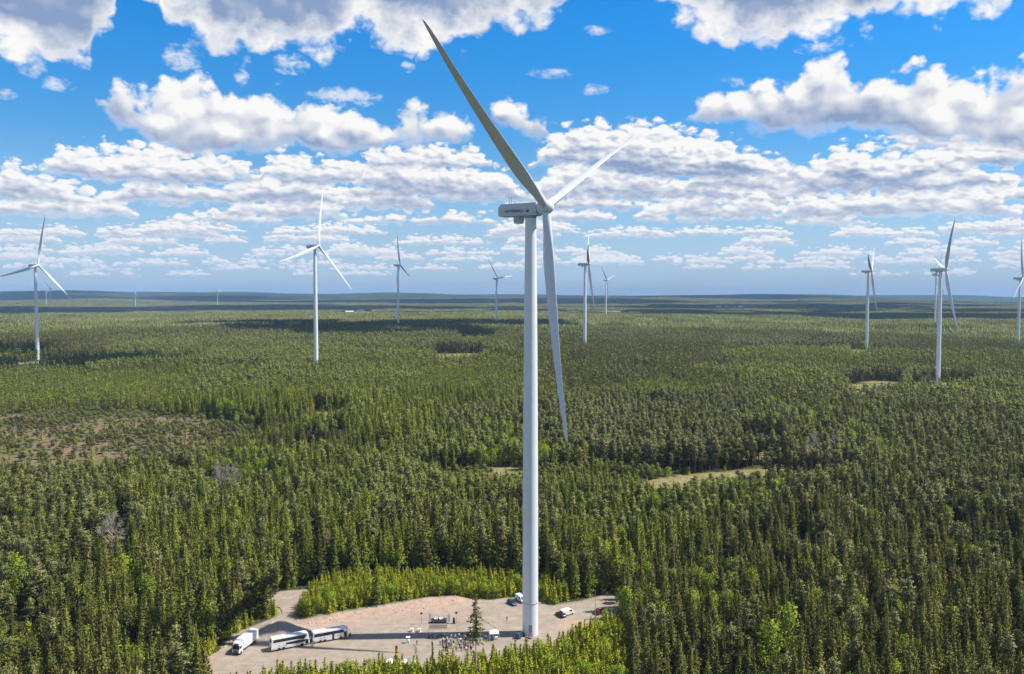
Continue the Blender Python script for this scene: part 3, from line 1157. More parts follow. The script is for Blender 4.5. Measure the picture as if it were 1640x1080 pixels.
PI = 0
for nm, n in (('spruce', 8), ('pine', 5), ('birch', 2), ('young', 3), ('bare', 2)):
    for k in range(n):
        c = KINDS[nm][k]
        hh, rr, st = {'spruce': (22, .2, 12), 'pine': (20, .19, 6), 'birch': (15, .12, 0), 'young': (7, .08, 0), 'bare': (13, .12, 0)}[nm]
        proto(PI, nm, [c[2], trunk(hh, rr, k, st)], [c[3], c[4]])
        PI += 1
I_SP, I_PI, I_BI, I_YO, I_BA = 0, 8, 13, 15, 18
I_LO = PI
for k in range(3):
    proto(PI, 'spruce_small', [spruce(110 + k, 22, 2.6 + .25 * k, 0.12, 0.22), trunk(22, .2, k)], ['spruce', 'bark_dark'])
    PI += 1
for k in range(2):
    proto(PI, 'pine_small', [pine(120 + k, 20, 2.6, 0.2), trunk(20, .2, k)], ['pine', 'bark_pine'])
    PI += 1
proto(PI, 'birch_small', [birch(130, 15, 2.6, 0.4)], ['birch'])
PI += 1
I_PATCH = PI


def cone_np(x, y, h, R, rng):
    n = 6
    V, F, T = [], [], []
    for tier, (z0, z1, k) in enumerate(((0.12, 0.62, 1.0), (0.42, 1.0, 0.66))):
        ph = rng.uniform(0, 6.28)
        b = len(V)
        for i in range(n):
            a = ph + i * 2 * math.pi / n
            rr = R * k * rng.uniform(0.55, 1.2)
            V.append((x + math.cos(a) * rr, y + math.sin(a) * rr, h * (z0 + rng.uniform(-.05, .05))))
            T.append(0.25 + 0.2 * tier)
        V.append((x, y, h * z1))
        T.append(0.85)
        for i in range(n):
            F.append((b + i, b + (i + 1) % n, b + n))
    return np.array(V), np.array(F), np.array(T)


PS = 50.0
for k in range(6):
    rng = np.random.default_rng(200 + k)
    s = Soup()
    NN = []
    mixp = (0.1, 0.3, 0.6, 0.2, 0.8, 0.05)[k]
    for gx in np.arange(-PS / 2, PS / 2, 4.9):
        for gy in np.arange(-PS / 2, PS / 2, 4.9):
            x, y = gx + rng.uniform(-1.6, 1.6) + 2, gy + rng.uniform(-1.6, 1.6) + 2
            if rng.random() < 0.06:
                continue
            V, F, T = cone_np(x, y, 19 * rng.uniform(0.62, 1.2), (1.9 if rng.random() > mixp else 2.5) * rng.uniform(.8, 1.2), rng)
            N, F = outward(V, F, cx=x, cy_=y, up=0.4, jit=0.3, seed=int(1000 * abs(x * y)) % 9999)
            NN.append(N)
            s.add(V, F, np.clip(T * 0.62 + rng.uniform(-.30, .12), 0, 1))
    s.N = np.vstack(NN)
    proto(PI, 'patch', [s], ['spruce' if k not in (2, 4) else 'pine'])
    PI += 1


# ---- where they stand
def stand_maps(x, y):
    wx = x + (vnoise(x, y, 90, 41, 2) - .5) * 90
    wy = y + (vnoise(x, y, 90, 42, 2) - .5) * 90
    cell = 210.0
    best = np.full(x.shape, 1e9)
    sid = np.zeros(x.shape)
    ix, iy = np.floor(wx / cell), np.floor(wy / cell)
    for ax in (-1, 0, 1):
        for ay in (-1, 0, 1):
            cx, cy_ = ix + ax, iy + ay
            px = (cx + _hash(cx, cy_, 1)) * cell
            py = (cy_ + _hash(cx, cy_, 2)) * cell
            d = np.hypot(wx - px, wy - py)
            m = d < best
            best = np.where(m, d, best)
            sid = np.where(m, _hash(cx, cy_, 3), sid)
    return sid


YOUNG_N_PX = [(470, 993), (478, 975), (488, 962), (500, 948), (520, 936), (600, 928), (700, 926), (800, 930), (860, 940), (905, 955), (916, 962), (882, 970), (862, 958), (820, 955), (790, 960), (740, 959), (680, 964), (620, 974), (560, 984), (500, 994)]
YOUNG_N = [tuple(flat(*p)) for p in YOUNG_N_PX]
YOUNG_S = [tuple(flat(*p)) for p in ((330, 1116), (420, 1090), (560, 1083), (700, 1076), (810, 1060), (866, 1046), (900, 1038), (940, 1022), (985, 1004), (1004, 1030), (1012, 1100), (1012, 1400), (200, 1400))]
YOUNG_W = [tuple(flat(*p)) for p in ((160, 1110), (230, 1072), (330, 1042), (380, 1010), (432, 988), (450, 976), (446, 984), (400, 1004), (372, 1018), (340, 1045), (290, 1080), (250, 1110))]
# trees picked out by the eye, each with its own base position in the photograph
PLACED = ((181, 905, 'bare', 0, 1.75, 'large leafless grey tree standing above the dark spruces at the left'),
                               (352, 800, 'bare', 1, 1.5, 'left leafless grey tree of the pale cluster in the left middle forest'), (372, 796, 'bare', 0, 1.5, 'right leafless grey tree of the pale cluster in the left middle forest'),
                               (1408, 652, 'bare', 1, 1.8, 'pale leafless tree beside the small meadow left of the large right-hand turbine'),
                               (1302, 745, 'bare', 0, 1.7, 'left one of two pale leafless trees in the right middle forest'), (1335, 747, 'bare', 1, 1.6, 'right one of two pale leafless trees in the right middle forest'),
                               (445, 806, 'birch', 0, 1.25, 'ochre budding tree standing alone in the left middle forest'),
                               (1232, 1110, 'birch', 1, 1.35, 'large bright green birch at the bottom of the forest right of the pad'), (1262, 1078, 'birch', 0, 1.3, 'bright green birch just right of the largest birch at the bottom'),
                               (28, 985, 'birch', 0, 1.35, 'bright green birch near the left edge of the forest'), (235, 1000, 'birch', 1, 1.1, 'bright green birch among tall spruces left of the coaches'),
                               (590, 860, 'birch', 1, 1.4, 'bright green birch in the middle of the forest left of the tower'))
PLACED_XY = [hit(p[0], p[1]) for p in PLACED]
TR_CLEAR = [(t[0][0], t[0][1]) for t in TURBINES[1:11]]


def scatter(spacing, r0, r1, seed, ang=37.0):
    rng = np.random.default_rng(seed)
    xm = r1 * math.sin(rad(ang))
    gx = np.arange(-xm, xm, spacing)
    gy = np.arange(r0 * 0.7, r1, spacing * 0.9)
    X, Y = np.meshgrid(gx, gy)
    X = X + (np.arange(len(gy)) % 2)[:, None] * spacing / 2
    X = (X + rng.uniform(-.42, .42, X.shape) * spacing).ravel()
    Y = (Y + rng.uniform(-.42, .42, Y.shape) * spacing).ravel()
    r = np.hypot(X, Y)
    k = (r > r0) & (r < r1) & (np.abs(np.arctan2(X, Y + 40)) < rad(ang))
    return X[k], Y[k], rng


def clear_mask(x, y, margin=1.5):
    ok = ~inside(x, y, PAD) & (edge_dist(x, y, PAD) > margin)
    for q in MEADOWS + GRAVELS:
        ok &= ~inside(x, y, q)
    for tx, ty in PLACED_XY:
        rr_ = math.hypot(tx, ty)
        ux, uy = tx / rr_, ty / rr_
        al = (tx - x) * ux + (ty - y) * uy
        ok &= ~((np.abs((tx - x) * uy - (ty - y) * ux) < 3.4) & (al > -3.5) & (al < 0.035 * rr_ + 3))
    for tx, ty in TR_CLEAR:
        ok &= np.hypot(x - tx, y - ty) > 16
    return ok


pts = []      # x, y, kind index, scale xy, scale z, rotation, tint
KN = {}


def choose(x, y, rng, lo=False):
    n = len(x)
    sid = stand_maps(x, y)
    u = rng.random(n)
    pine_f = np.where(sid < .35, .15, np.where(sid < .62, .55, np.where(sid < .82, .88, .10)))
    loc = vnoise(x, y, 60, 55, 2)
    pine_f = np.clip(pine_f + (loc - .5) * 0.8, 0.02, 0.97)
    bir = 0.03 + 0.45 * sstep(vnoise(x, y, 75, 58, 2), 0.60, 0.78)
    bar = 0.003 + 0.10 * sstep(vnoise(x, y, 60, 59, 2), 0.74, 0.84)
    cls = np.where(u < bar, 4, np.where(u < bar + bir, 2, np.where(rng.random(n) < pine_f, 1, 0)))
    hs = 0.73 + 0.34 * _hash(np.floor(sid * 997), np.floor(sid * 991), 5) + 0.25 * (vnoise(x, y, 45, 61, 2) - .5)
    hs = hs * np.where(rng.random(n) < .24, rng.uniform(0.40, 0.76, n), rng.uniform(0.78, 1.18, n))
    tint = sstep(_hash(np.floor(sid * 997), np.floor(sid * 993), 6), .35, 1.0) * 0.9
    px, py = to_px(x, y, height(x, y))
    tint = np.maximum(tint, sstep(px, 1000, 700) * sstep(py, 560, 600) * sstep(py, 720, 640) * 0.9)     # fresh green young stand on the far left slope
    tint = tint * (1 - 0.7 * sstep(np.hypot(x, y), 1300, 2200))
    hs = hs * (1 - 0.22 * sstep(px, 1000, 700) * sstep(py, 560, 600) * sstep(py, 700, 650))
    return cls, hs, tint


def emit_pts(x, y, cls, hs, tint, rng, lod):
    n = len(x)
    r = rng.random(n)
    if lod == 0:
        ki = np.select([cls == 0, cls == 1, cls == 2, cls == 3], [I_SP + (r * 8).astype(int), I_PI + (r * 5).astype(int), I_BI + (r * 2).astype(int), I_YO + (r * 3).astype(int)], I_BA + (r * 2).astype(int))
    else:
        ki = np.select([cls == 0, cls == 1, cls == 2], [I_LO + (r * 3).astype(int), I_LO + 3 + (r * 2).astype(int), I_LO + 5 + 0 * r.astype(int)], I_BA + (r * 2).astype(int))
    z = all_height(x, y)
    return np.stack([x, y, z, ki, (0.45 + 0.6 * hs) * rng.uniform(0.85, 1.22, n), hs, rng.uniform(0, 6.28, n), tint], 1)


def before_meadow(x, y):
    """1 in the strip of low trees on the near side of each clearing."""
    f = np.zeros(len(x))
    for q in MEADOWS[:5]:
        cx, cy_ = np.mean([p[0] for p in q]), np.mean([p[1] for p in q])
        r = math.hypot(cx, cy_)
        d = edge_dist(x, y, q)
        d = np.where(inside(x, y, q), 0, d)
        nearer = np.hypot(x, y) < r + 5
        f = np.maximum(f, np.where(nearer, sstep(d, 60, 15), 0))
    return f


# near and middle forest
x, y, rng = scatter(4.15, 172, 760, 1)
ok = clear_mask(x, y) & ~inside(x, y, YOUNG_N) & ~inside(x, y, YOUNG_S) & ~inside(x, y, YOUNG_W)
bogm = inside(x, y, BOG)
ok &= ~(bogm & (rng.random(len(x)) > 0.34 + 0.6 * sstep(vnoise(x, y, 40, 83, 2), .45, .7)))
gap = vnoise(x, y, 20, 88, 2) > 0.73
ok &= ~gap
x, y = x[ok], y[ok]
bogm = bogm[ok]
cls, hs, tint = choose(x, y, rng)
cls = np.where(bogm, 1, cls)
hs = hs * (1 - 0.62 * before_meadow(x, y))
hs = np.where(bogm, hs * rng.uniform(0.18, 0.5, len(x)), hs)
A0 = emit_pts(x, y, cls, hs, tint, rng, 0)
C0 = cls
# undergrowth along the forest edge and in gaps
xu, yu, rng = scatter(5.0, 172, 700, 2)
ok = clear_mask(xu, yu, 0.8) & ~inside(xu, yu, YOUNG_N) & ~inside(xu, yu, YOUNG_S)
e = edge_dist(xu, yu, PAD)
ok &= (e < 9) | (rng.random(len(xu)) < 0.16)
xu, yu = xu[ok], yu[ok]
AU = emit_pts(xu, yu, np.full(len(xu), 3), rng.uniform(.35, .95, len(xu)), np.zeros(len(xu)), rng, 0)
# plantations
ys = []
for poly, sp, sd_, lo, hi in ((YOUNG_N, 1.7, 3, .55, 1.0), (YOUNG_S, 1.8, 4, .60, 1.2), (YOUNG_W, 1.9, 5, .5, 1.0)):
    xs_ = [p[0] for p in poly]
    ys_ = [p[1] for p in poly]
    rng = np.random.default_rng(sd_)
    gx, gy = np.meshgrid(np.arange(min(xs_), max(xs_), sp), np.arange(max(min(ys_), 165), max(ys_), sp))
    gx = (gx + rng.uniform(-.4, .4, gx.shape) * sp).ravel()
    gy = (gy + rng.uniform(-.4, .4, gy.shape) * sp).ravel()
    k = inside(gx, gy, poly) & clear_mask(gx, gy, 0.9)
    gx, gy = gx[k], gy[k]
    sc_ = rng.uniform(lo, hi, len(gx)) * (0.85 + 0.3 * vnoise(gx, gy, 12, 91, 2))
    cl = np.where(rng.random(len(gx)) < 0.07, 2, 3)
    ys.append(emit_pts(gx, gy, cl, np.where(cl == 2, sc_ * 0.42, sc_), np.zeros(len(gx)), rng, 0))
AY = np.vstack(ys)
x, y, rng = scatter(4.5, 760, 1900, 6)
ok = clear_mask(x, y) & (vnoise(x, y, 26, 89, 2) < 0.77)
bogm = inside(x, y, BOG)
ok &= ~(bogm & (rng.random(len(x)) > 0.34 + 0.6 * sstep(vnoise(x, y, 40, 83, 2), .45, .7)))
x, y, bogm = x[ok], y[ok], bogm[ok]
cls, hs, tint = choose(x, y, rng)
A1 = emit_pts(x, y, np.where(bogm, 1, cls), np.where(bogm, hs * rng.uniform(0.18, 0.5, len(x)), hs), tint, rng, 1)
# far forest in patches of trees
x, y, rng = scatter(44.0, 1885, 11500, 7)
ok = vnoise(x, y, 260, 71, 2) < 0.74
for q in MEADOWS + GRAVELS:
    ok &= ~inside(x, y, q)
x, y = x[ok], y[ok]
cls, hs, tint = choose(x, y, rng)
n = len(x)
sid = stand_maps(x, y)
isp = (rng.random(n) < np.where(sid > .6, .6, .25))
ki = np.where(isp, np.where(rng.random(n) < .5, 2, 4), np.array([0, 1, 3, 5])[(rng.random(n) * 4).astype(int)]) + I_PATCH
A2 = np.stack([x, y, height(x, y) - 0.8, ki, np.full(n, 1.0), 0.75 + 0.3 * vnoise(x, y, 300, 72, 2), rng.uniform(0, 6.28, n), tint], 1)


# ---- the trees that show largest stand as things of their own
def screen(P, hh):
    px, py = to_px(P[:, 0], P[:, 1], P[:, 2] + hh * P[:, 5])
    r = np.hypot(P[:, 0], P[:, 1])
    return px, py, r


def pick(P, cls_mask, hh, n, bottom=1085):
    px, py, r = screen(P, hh)
    vis = cls_mask & (px > 4) & (px < 1636) & (py < bottom) & (py > 480)
    size = np.where(vis, P[:, 5] * hh / r, 0)
    idx = np.argsort(-size)[:n]
    return idx[size[idx] > 0]


def stand_tree(name, crown, bark, P, fam, base, label, cat, group):
    v = int(P[3]) - base
    me_c, me_t = KINDS[fam][v][0], KINDS[fam][v][1]
    root = empty(name, (P[0], P[1], P[2]), P[6])
    root.scale = (P[4], P[4], P[5])
    tag(root, label, cat, group)
    o = link(bpy.data.objects.new('trunk', me_t), root)
    c = link(bpy.data.objects.new('crown', me_c), root)
    return root


def region(P):
    px, py = to_px(P[0], P[1], P[2])
    if px < 620:
        return 'left of the gravel pad' if py > 900 else 'behind the coaches and the access road'
    if px > 1000:
        return 'to the right of the gravel pad'
    return 'behind the big turbine tower'


SINGLE = []
use0 = np.ones(len(A0), bool)
for cl, fam, base, hh, n, name, label, cat, group in (
        (0, 'spruce', I_SP, 22, 300, 'spruce_tree', 'tall dark green spruce with pointed crown', 'spruce tree', 'tall spruces of the near forest'),
        (1, 'pine', I_PI, 20, 200, 'pine_tree', 'grey-green pine with rounded open crown', 'pine tree', 'pines of the near forest'),
        (2, 'birch', I_BI, 15, 70, 'birch_tree', 'birch with bright green leaves among conifers', 'birch tree', 'birches among the conifers'),
        (4, 'bare', I_BA, 13, 30, 'bare_tree', 'leafless grey tree among conifers', 'bare tree', 'leafless trees among the conifers')):
    idx = pick(A0, C0 == cl, hh, n)
    use0[idx] = False
    for i in idx:
        stand_tree(name, None, None, A0[i], fam, base, label + ' ' + region(A0[i]), cat, group + ' ' + region(A0[i]))
idx = pick(AY, AY[:, 3] >= I_YO, 7, 300)
useY = np.ones(len(AY), bool)
useY[idx] = False
south = set(np.nonzero(inside(AY[:, 0], AY[:, 1], YOUNG_S))[0].tolist())
for i in idx:
    if i in south:
        stand_tree('young_spruce', None, None, AY[i], 'young', I_YO, 'young yellow-green spruce of the plantation in front of the gravel pad', 'young spruce', 'young spruces in front of the gravel pad')
    else:
        stand_tree('young_spruce', None, None, AY[i], 'young', I_YO, 'young yellow-green spruce of the plantation behind or beside the gravel pad', 'young spruce', 'young spruces behind the gravel pad')

ALL = np.vstack([A0[use0], AU, AY[useY], A1, A2])
print('forest points', len(ALL), 'near', use0.sum(), 'mid', len(A1), 'patches', len(A2), 'young', len(AY))


def scatter_object(name, D, label):
    me = bpy.data.meshes.new(name)
    me.vertices.add(len(D))
    me.vertices.foreach_set('co', D[:, :3].astype(np.float32).ravel())
    for nm, tp, v in (('kind_index', 'INT', D[:, 3].astype(np.int32)), ('turn', 'FLOAT', D[:, 6].astype(np.float32)), ('tint', 'FLOAT', D[:, 7].astype(np.float32))):
        a = me.attributes.new(nm, tp, 'POINT')
        a.data.foreach_set('value', v)
    a = me.attributes.new('size', 'FLOAT_VECTOR', 'POINT')
    a.data.foreach_set('vector', np.stack([D[:, 4], D[:, 4], D[:, 5]], 1).astype(np.float32).ravel())
    o = link(bpy.data.objects.new(name, me))
    tag(o, label, 'forest', None, 'stuff')
    ng = bpy.data.node_groups.new(name + '_scatter', 'GeometryNodeTree')
    ng.interface.new_socket('Geometry', in_out='INPUT', socket_type='NodeSocketGeometry')
    ng.interface.new_socket('Geometry', in_out='OUTPUT', socket_type='NodeSocketGeometry')
    N, L = ng.nodes, ng.links
    gi, go = N.new('NodeGroupInput'), N.new('NodeGroupOutput')
    ci = N.new('GeometryNodeCollectionInfo')
    ci.inputs['Collection'].default_value = protos
    ci.inputs['Separate Children'].default_value = True
    ci.inputs['Reset Children'].default_value = True

    def named(nm, tp):
        a = N.new('GeometryNodeInputNamedAttribute')
        a.data_type = tp
        a.inputs['Name'].default_value = nm
        return a.outputs['Attribute']
    iop = N.new('GeometryNodeInstanceOnPoints')
    L.new(gi.outputs[0], iop.inputs['Points'])
    L.new(ci.outputs[0], iop.inputs['Instance'])
    iop.inputs['Pick Instance'].default_value = True
    L.new(named('kind_index', 'INT'), iop.inputs['Instance Index'])
    cx = N.new('ShaderNodeCombineXYZ')
    L.new(named('turn', 'FLOAT'), cx.inputs[2])
    L.new(cx.outputs[0], iop.inputs['Rotation'])
    L.new(named('size', 'FLOAT_VECTOR'), iop.inputs['Scale'])
    L.new(iop.outputs[0], go.inputs[0])
    md = o.modifiers.new('scatter', 'NODES')
    md.node_group = ng
    return o


scatter_object('forest', ALL, 'conifer forest of spruce and pine covering the land to the horizon')
# ------------------------------------------------------------------ unseen clouds added above the frame to cast shade on the land
def shade_cloud(name, gx, gy, alt, rx, ry, seed):
    """A flat-bottomed lumpy cloud at its own height whose shadow falls on ground point gx, gy."""
    rng = np.random.default_rng(seed)
    off = SUNV * ((alt - 15) / SUNV.z)
    cx, cy_ = gx + off.x, gy + off.y
    import bmesh
    bm = bmesh.new()
    n = 26
    for k in range(n):
        a, q = rng.uniform(0, 6.28), math.sqrt(rng.random())
        r = min(rx, ry) * rng.uniform(0.22, 0.42) * (1.15 - 0.5 * q)
        m = Matrix.Translation((math.cos(a) * q * rx * .85, math.sin(a) * q * ry * .85, r * 0.25)) @ Matrix.Diagonal((r * 1.25, r * 1.25, r * 0.8, 1))
        bmesh.ops.create_icosphere(bm, subdivisions=3, radius=1.0, matrix=m)
    for v in bm.verts:
        d = mnoise.fractal(v.co * (6.0 / rx), 1.0, 2.0, 4) * rx * 0.07
        v.co += v.co.normalized() * d
        if v.co.z < 0:
            v.co.z *= 0.15
    me = bpy.data.meshes.new(name)
    bm.to_mesh(me)
    bm.free()
    me.materials.append(MAT['cloud'])
    me.polygons.foreach_set('use_smooth', np.ones(len(me.polygons), dtype=bool))
    o = link(bpy.data.objects.new(name, me))
    o.location = (cx, cy_, alt)
    tag(o, 'unseen white cloud added above the view to shade the land', 'cloud', 'added shade clouds overhead', 'stuff')


plain('cloud', (0.85, 0.87, 0.9), 1.0, var=0.03, vscale=0.01)
# ground point (from the photograph's dark patches), height, half width across, half depth
for k, (px, py, alt, rx, ry) in enumerate((
        (560, 530, 1500, 330, 250), (740, 524, 1900, 260, 220), (420, 522, 1900, 250, 200),
        (30, 592, 1250, 190, 70), (140, 590, 1250, 150, 55), (-60, 575, 1250, 160, 90))):
    g = hit(px, py)
    shade_cloud('cloud', g[0], g[1], alt, rx, ry, 300 + k)
for k, (az_, r, alt, rx, ry) in enumerate((  # further unseen clouds, added to darken the distant land
        (-30, 6000, 2900, 1500, 900), (-18, 6300, 3000, 1700, 900), (-6, 6000, 2900, 1300, 600), (19, 3900, 2150, 1000, 620), (28, 3800, 2100, 1000, 620), (9, 4700, 2500, 1000, 560), (30, 5600, 2800, 1300, 700), (14, 6300, 3100, 1400, 700),
        (-2, 4300, 2400, 900, 330), (2, 9000, 4200, 1800, 1500), (-12, 9800, 4500, 2200, 1400), (20, 7000, 3400, 1700, 900), (-25, 12500, 5200, 2600, 1500), (12, 13000, 5600, 2600, 1500), (27, 9500, 4400, 2200, 900))):
    shade_cloud('cloud', r * math.sin(rad(az_)), r * math.cos(rad(az_)), alt, rx, ry, 320 + k)

# ------------------------------------------------------------------ wind turbines
plain('nacelle_grey', (0.52, 0.59, 0.63), 0.45, var=0.05, vscale=0.5)
plain('blade_grey', (0.62, 0.67, 0.76), 0.4, var=0.04, vscale=0.3)
plain('turbine_white', (0.71, 0.74, 0.78), 0.38, var=0.035, vscale=0.35)
plain('steel_dark', (0.10, 0.11, 0.12), 0.5, 0.3)
plain('seam_grey', (0.30, 0.33, 0.36), 0.6)
plain('letter_blue', (0.03, 0.07, 0.12), 0.6)
plain('logo_yellow', (0.55, 0.50, 0.25), 0.6)
plain('concrete', (0.42, 0.40, 0.37), 0.9, var=0.2)

import bmesh


class MB:
    """Collects shapes of one part."""
    def __init__(self):
        self.bm = bmesh.new()

    def box(self, c, s, rz=0.0, taper=1.0):
        m = Matrix.Translation(c) @ Matrix.Rotation(rz, 4, 'Z') @ Matrix.Diagonal((s[0], s[1], s[2], 1))
        r = bmesh.ops.create_cube(self.bm, size=1.0, matrix=Matrix())
        for v in r['verts']:
            if v.co.z > 0:
                v.co.x *= taper
                v.co.y *= taper
            v.co = m @ v.co
        return self

    def cyl(self, p0, p1, r0, r1=None, n=16, caps=True):
        r1 = r0 if r1 is None else r1
        p0, p1 = Vector(p0), Vector(p1)
        d = p1 - p0
        q = d.to_track_quat('Z', 'Y').to_matrix().to_4x4()
        bmesh.ops.create_cone(self.bm, cap_ends=caps, segments=n, radius1=r0, radius2=max(r1, 1e-4), depth=d.length, matrix=Matrix.Translation((p0 + p1) / 2) @ q)
        return self

    def ball(self, c, s, n=12):
        bmesh.ops.create_uvsphere(self.bm, u_segments=n, v_segments=max(6, n // 2), radius=1.0, matrix=Matrix.Translation(c) @ Matrix.Diagonal((s[0], s[1], s[2], 1)))
        return self

    def poly(self, pts, thick, axis='y'):
        """Prism: outline in the x-z plane (or x-y), thickened along the third axis; thick = (a, b)."""
        a, b = thick
        f = (lambda p, t: (p[0], t, p[1])) if axis == 'y' else ((lambda p, t: (p[0], p[1], t)) if axis == 'z' else (lambda p, t: (t, p[0], p[1])))
        va = [self.bm.verts.new(f(p, a)) for p in pts]
        vb = [self.bm.verts.new(f(p, b)) for p in pts]
        n = len(pts)
        self.bm.faces.new(va)
        self.bm.faces.new(vb[::-1])
        for i in range(n):
            self.bm.faces.new((va[i], vb[i], vb[(i + 1) % n], va[(i + 1) % n]))
        return self

    def lathe(self, prof, n=48, mat=Matrix()):
        rings = []
        for r, z in prof:
            rings.append([self.bm.verts.new(mat @ Vector((r * math.cos(2 * math.pi * i / n), r * math.sin(2 * math.pi * i / n), z))) for i in range(n)])
        for a, b in zip(rings, rings[1:]):
            for i in range(n):
                self.bm.faces.new((a[i], a[(i + 1) % n], b[(i + 1) % n], b[i]))
        self.bm.faces.new(rings[0][::-1])
        self.bm.faces.new(rings[-1])
        return self

    def mesh(self, name, mat, smooth=False, bevel=0.0, seg=2):
        if bevel:
            bmesh.ops.bevel(self.bm, geom=list(self.bm.edges), offset=bevel, segments=seg, profile=0.6, affect='EDGES', clamp_overlap=True)
        bmesh.ops.recalc_face_normals(self.bm, faces=list(self.bm.faces))
        me = bpy.data.meshes.new(name)
        self.bm.to_mesh(me)
        self.bm.free()
        me.materials.append(MAT[mat])
        if smooth:
            me.polygons.foreach_set('use_smooth', np.ones(len(me.polygons), dtype=bool))
            if smooth == 'angle':
                try:
                    me.set_sharp_from_angle(angle=rad(40))
                except Exception:
                    pass
        return me

    def build(self, name, mat, parent=None, smooth=False, bevel=0.0, seg=2):
        return link(bpy.data.objects.new(name, self.mesh(name, mat, smooth, bevel, seg)), parent)


def text_mesh(name, body, size, mat, thick=0.01, bold=0.0):
    cu = bpy.data.curves.new(name, 'FONT')
    cu.body = body
    cu.size = size
    cu.extrude = thick
    cu.offset = bold
    cu.align_x = 'CENTER'
    cu.align_y = 'CENTER'
    ob = bpy.data.objects.new(name, cu)
    COL.objects.link(ob)
    dg = bpy.context.evaluated_depsgraph_get()
    me = bpy.data.meshes.new_from_object(ob.evaluated_get(dg))
    bpy.data.objects.remove(ob)
    me.materials.clear()
    me.materials.append(MAT[mat])
    me.name = name
    return me


# blade along +Z, chord along X when feathered; root at z = 0
def blade_mesh(L=71.0):
    st = [(0, 1.32, 1.32, 0, 0), (0.02, 1.32, 1.32, 0, 0), (0.05, 1.40, 1.28, 0.02, 0.02), (0.10, 1.70, 1.10, 0.12, .05), (0.15, 1.98, 0.86, 0.26, 0.06), (0.20, 2.12, 0.66, 0.34, 0.05), (0.27, 2.08, 0.52, 0.36, 0.0),
          (0.36, 1.90, 0.42, .32, -0.1), (0.48, 1.64, 0.32, .26, -0.25), (0.60, 1.38, 0.24, .2, -0.45), (0.72, 1.12, 0.17, .15, -0.8), (0.83, 0.88, 0.12, .1, -1.25), (0.91, 0.66, 0.08, .06, -1.7), (0.96, 0.48, 0.05, .1, -2.0), (0.985, 0.30, 0.03, .2, -2.2), (1.0, 0.06, 0.01, .35, -2.3)]
    n = 28
    V, F = [], []
    for t, c, th, shift, bend in st:
        tw = rad(6 * (1 - t) ** 1.6)
        for i in range(n):
            a = 2 * math.pi * i / n
            x = math.cos(a)
            y = math.sin(a)
            sharp = min(1, max(0, (t - .03) / .12))
            yy = y * th * (1 - sharp * 0.5 * (0.5 - 0.5 * x) ** 1.0)
            if sharp:
                yy = y * th * ((1 - sharp) + sharp * (0.16 + 0.84 * ((1 + x) / 2) ** 0.6))
            xx = x * c - shift
            X = xx * math.cos(tw) - yy * math.sin(tw)
            Y = xx * math.sin(tw) + yy * math.cos(tw)
            V.append((X - bend * 0.0, Y, t * L))
            V[-1] = (V[-1][0] - bend, V[-1][1], V[-1][2])
    m = len(st)
    for k in range(m - 1):
        for i in range(n):
            j = (i + 1) % n
            F.append((k * n + i, k * n + j, (k + 1) * n + j, (k + 1) * n + i))
    F.append(tuple(range(n))[::-1])
    F.append(tuple((m - 1) * n + i for i in range(n)))
    me = mesh_from('blade', V, F, [MAT['blade_grey']], smooth=True)
    return me


TM = {}
R0 = 1.5
TM['blade'] = blade_mesh(73.3 - R0)


def tower_mesh(n=48):
    b = MB()
    b.lathe([(2.55, 0), (2.52, 6), (2.50, 20), (2.44, 45), (2.30, 75), (2.05, 105), (1.72, 134.4)], n)
    return b.mesh('tower', 'turbine_white', smooth='angle')


TM['tower'] = tower_mesh()
b = MB()
for z, r in ((11.2, 2.54),):
    b.lathe([(r, z - 0.10), (r + 0.07, z - 0.09), (r + 0.07, z + 0.09), (r, z + 0.10)], 48)
TM['flange'] = b.mesh('flange', 'seam_grey', smooth='angle')
b = MB()
b.lathe([(3.6, -0.6), (3.6, 0.25), (3.1, 0.45), (2.6, 0.46)], 48)
TM['foundation'] = b.mesh('foundation', 'concrete')
b = MB()
b.box((0, -2.56, 3.4), (1.1, 0.16, 2.3))
TM['door'] = b.mesh('door', 'seam_grey', bevel=0.04)
b = MB()
for i in range(7):
    b.box((0, -2.95 - i * 0.3, 2.1 - i * 0.3), (1.3, 0.3, 0.06))
b.box((-0.66, -3.9, 1.9), (0.05, 2.0, 0.05)).box((0.66, -3.9, 1.9), (0.05, 2.0, 0.05))
TM['stairs'] = b.mesh('stairs', 'steel_dark')

# nacelle: x = forward (towards the rotor), origin on the tower axis at hub height
b = MB()
b.poly([(-10.5, -1.95), (-10.95, -1.55), (-10.95, 1.2), (-10.15, 1.25), (-10.1, 1.95), (2.95, 2.05), (2.95, -1.95)], (-1.95, 1.95))
TM['nacelle'] = b.mesh('nacelle', 'nacelle_grey', smooth='angle', bevel=0.09)
b = MB()
b.box((-4.4, 0, -3.05), (2.1, 2.9, 2.2))
b.box((-3.05, 0, -2.6), (0.55, 1.6, 1.4))
TM['cooler'] = b.mesh('cooler_box', 'nacelle_grey', bevel=0.08)
b = MB()
for k in range(5):
    b.box((-5.2 + k * 0.42, -1.47, -3.05), (0.05, 0.06, 1.9))
TM['grille'] = b.mesh('grille', 'steel_dark')
b = MB()
for dx_ in (-8.0, -7.2):
    b.cyl((dx_, 0, 1.95), (dx_, 0, 4.1), 0.06, n=8)
b.cyl((-8.0, 0, 2.9), (-7.2, 0, 2.9), 0.04, n=6)
b.cyl((-8.0, 0, 2.4), (-7.2, 0, 2.4), 0.04, n=6)
b.ball((-8.0, 0, 4.15), (0.14, 0.14, 0.12), 8).ball((-7.2, 0, 4.15), (0.14, 0.14, 0.12), 8)
TM['mast'] = b.mesh('wind_sensor_mast', 'steel_dark')
b = MB()
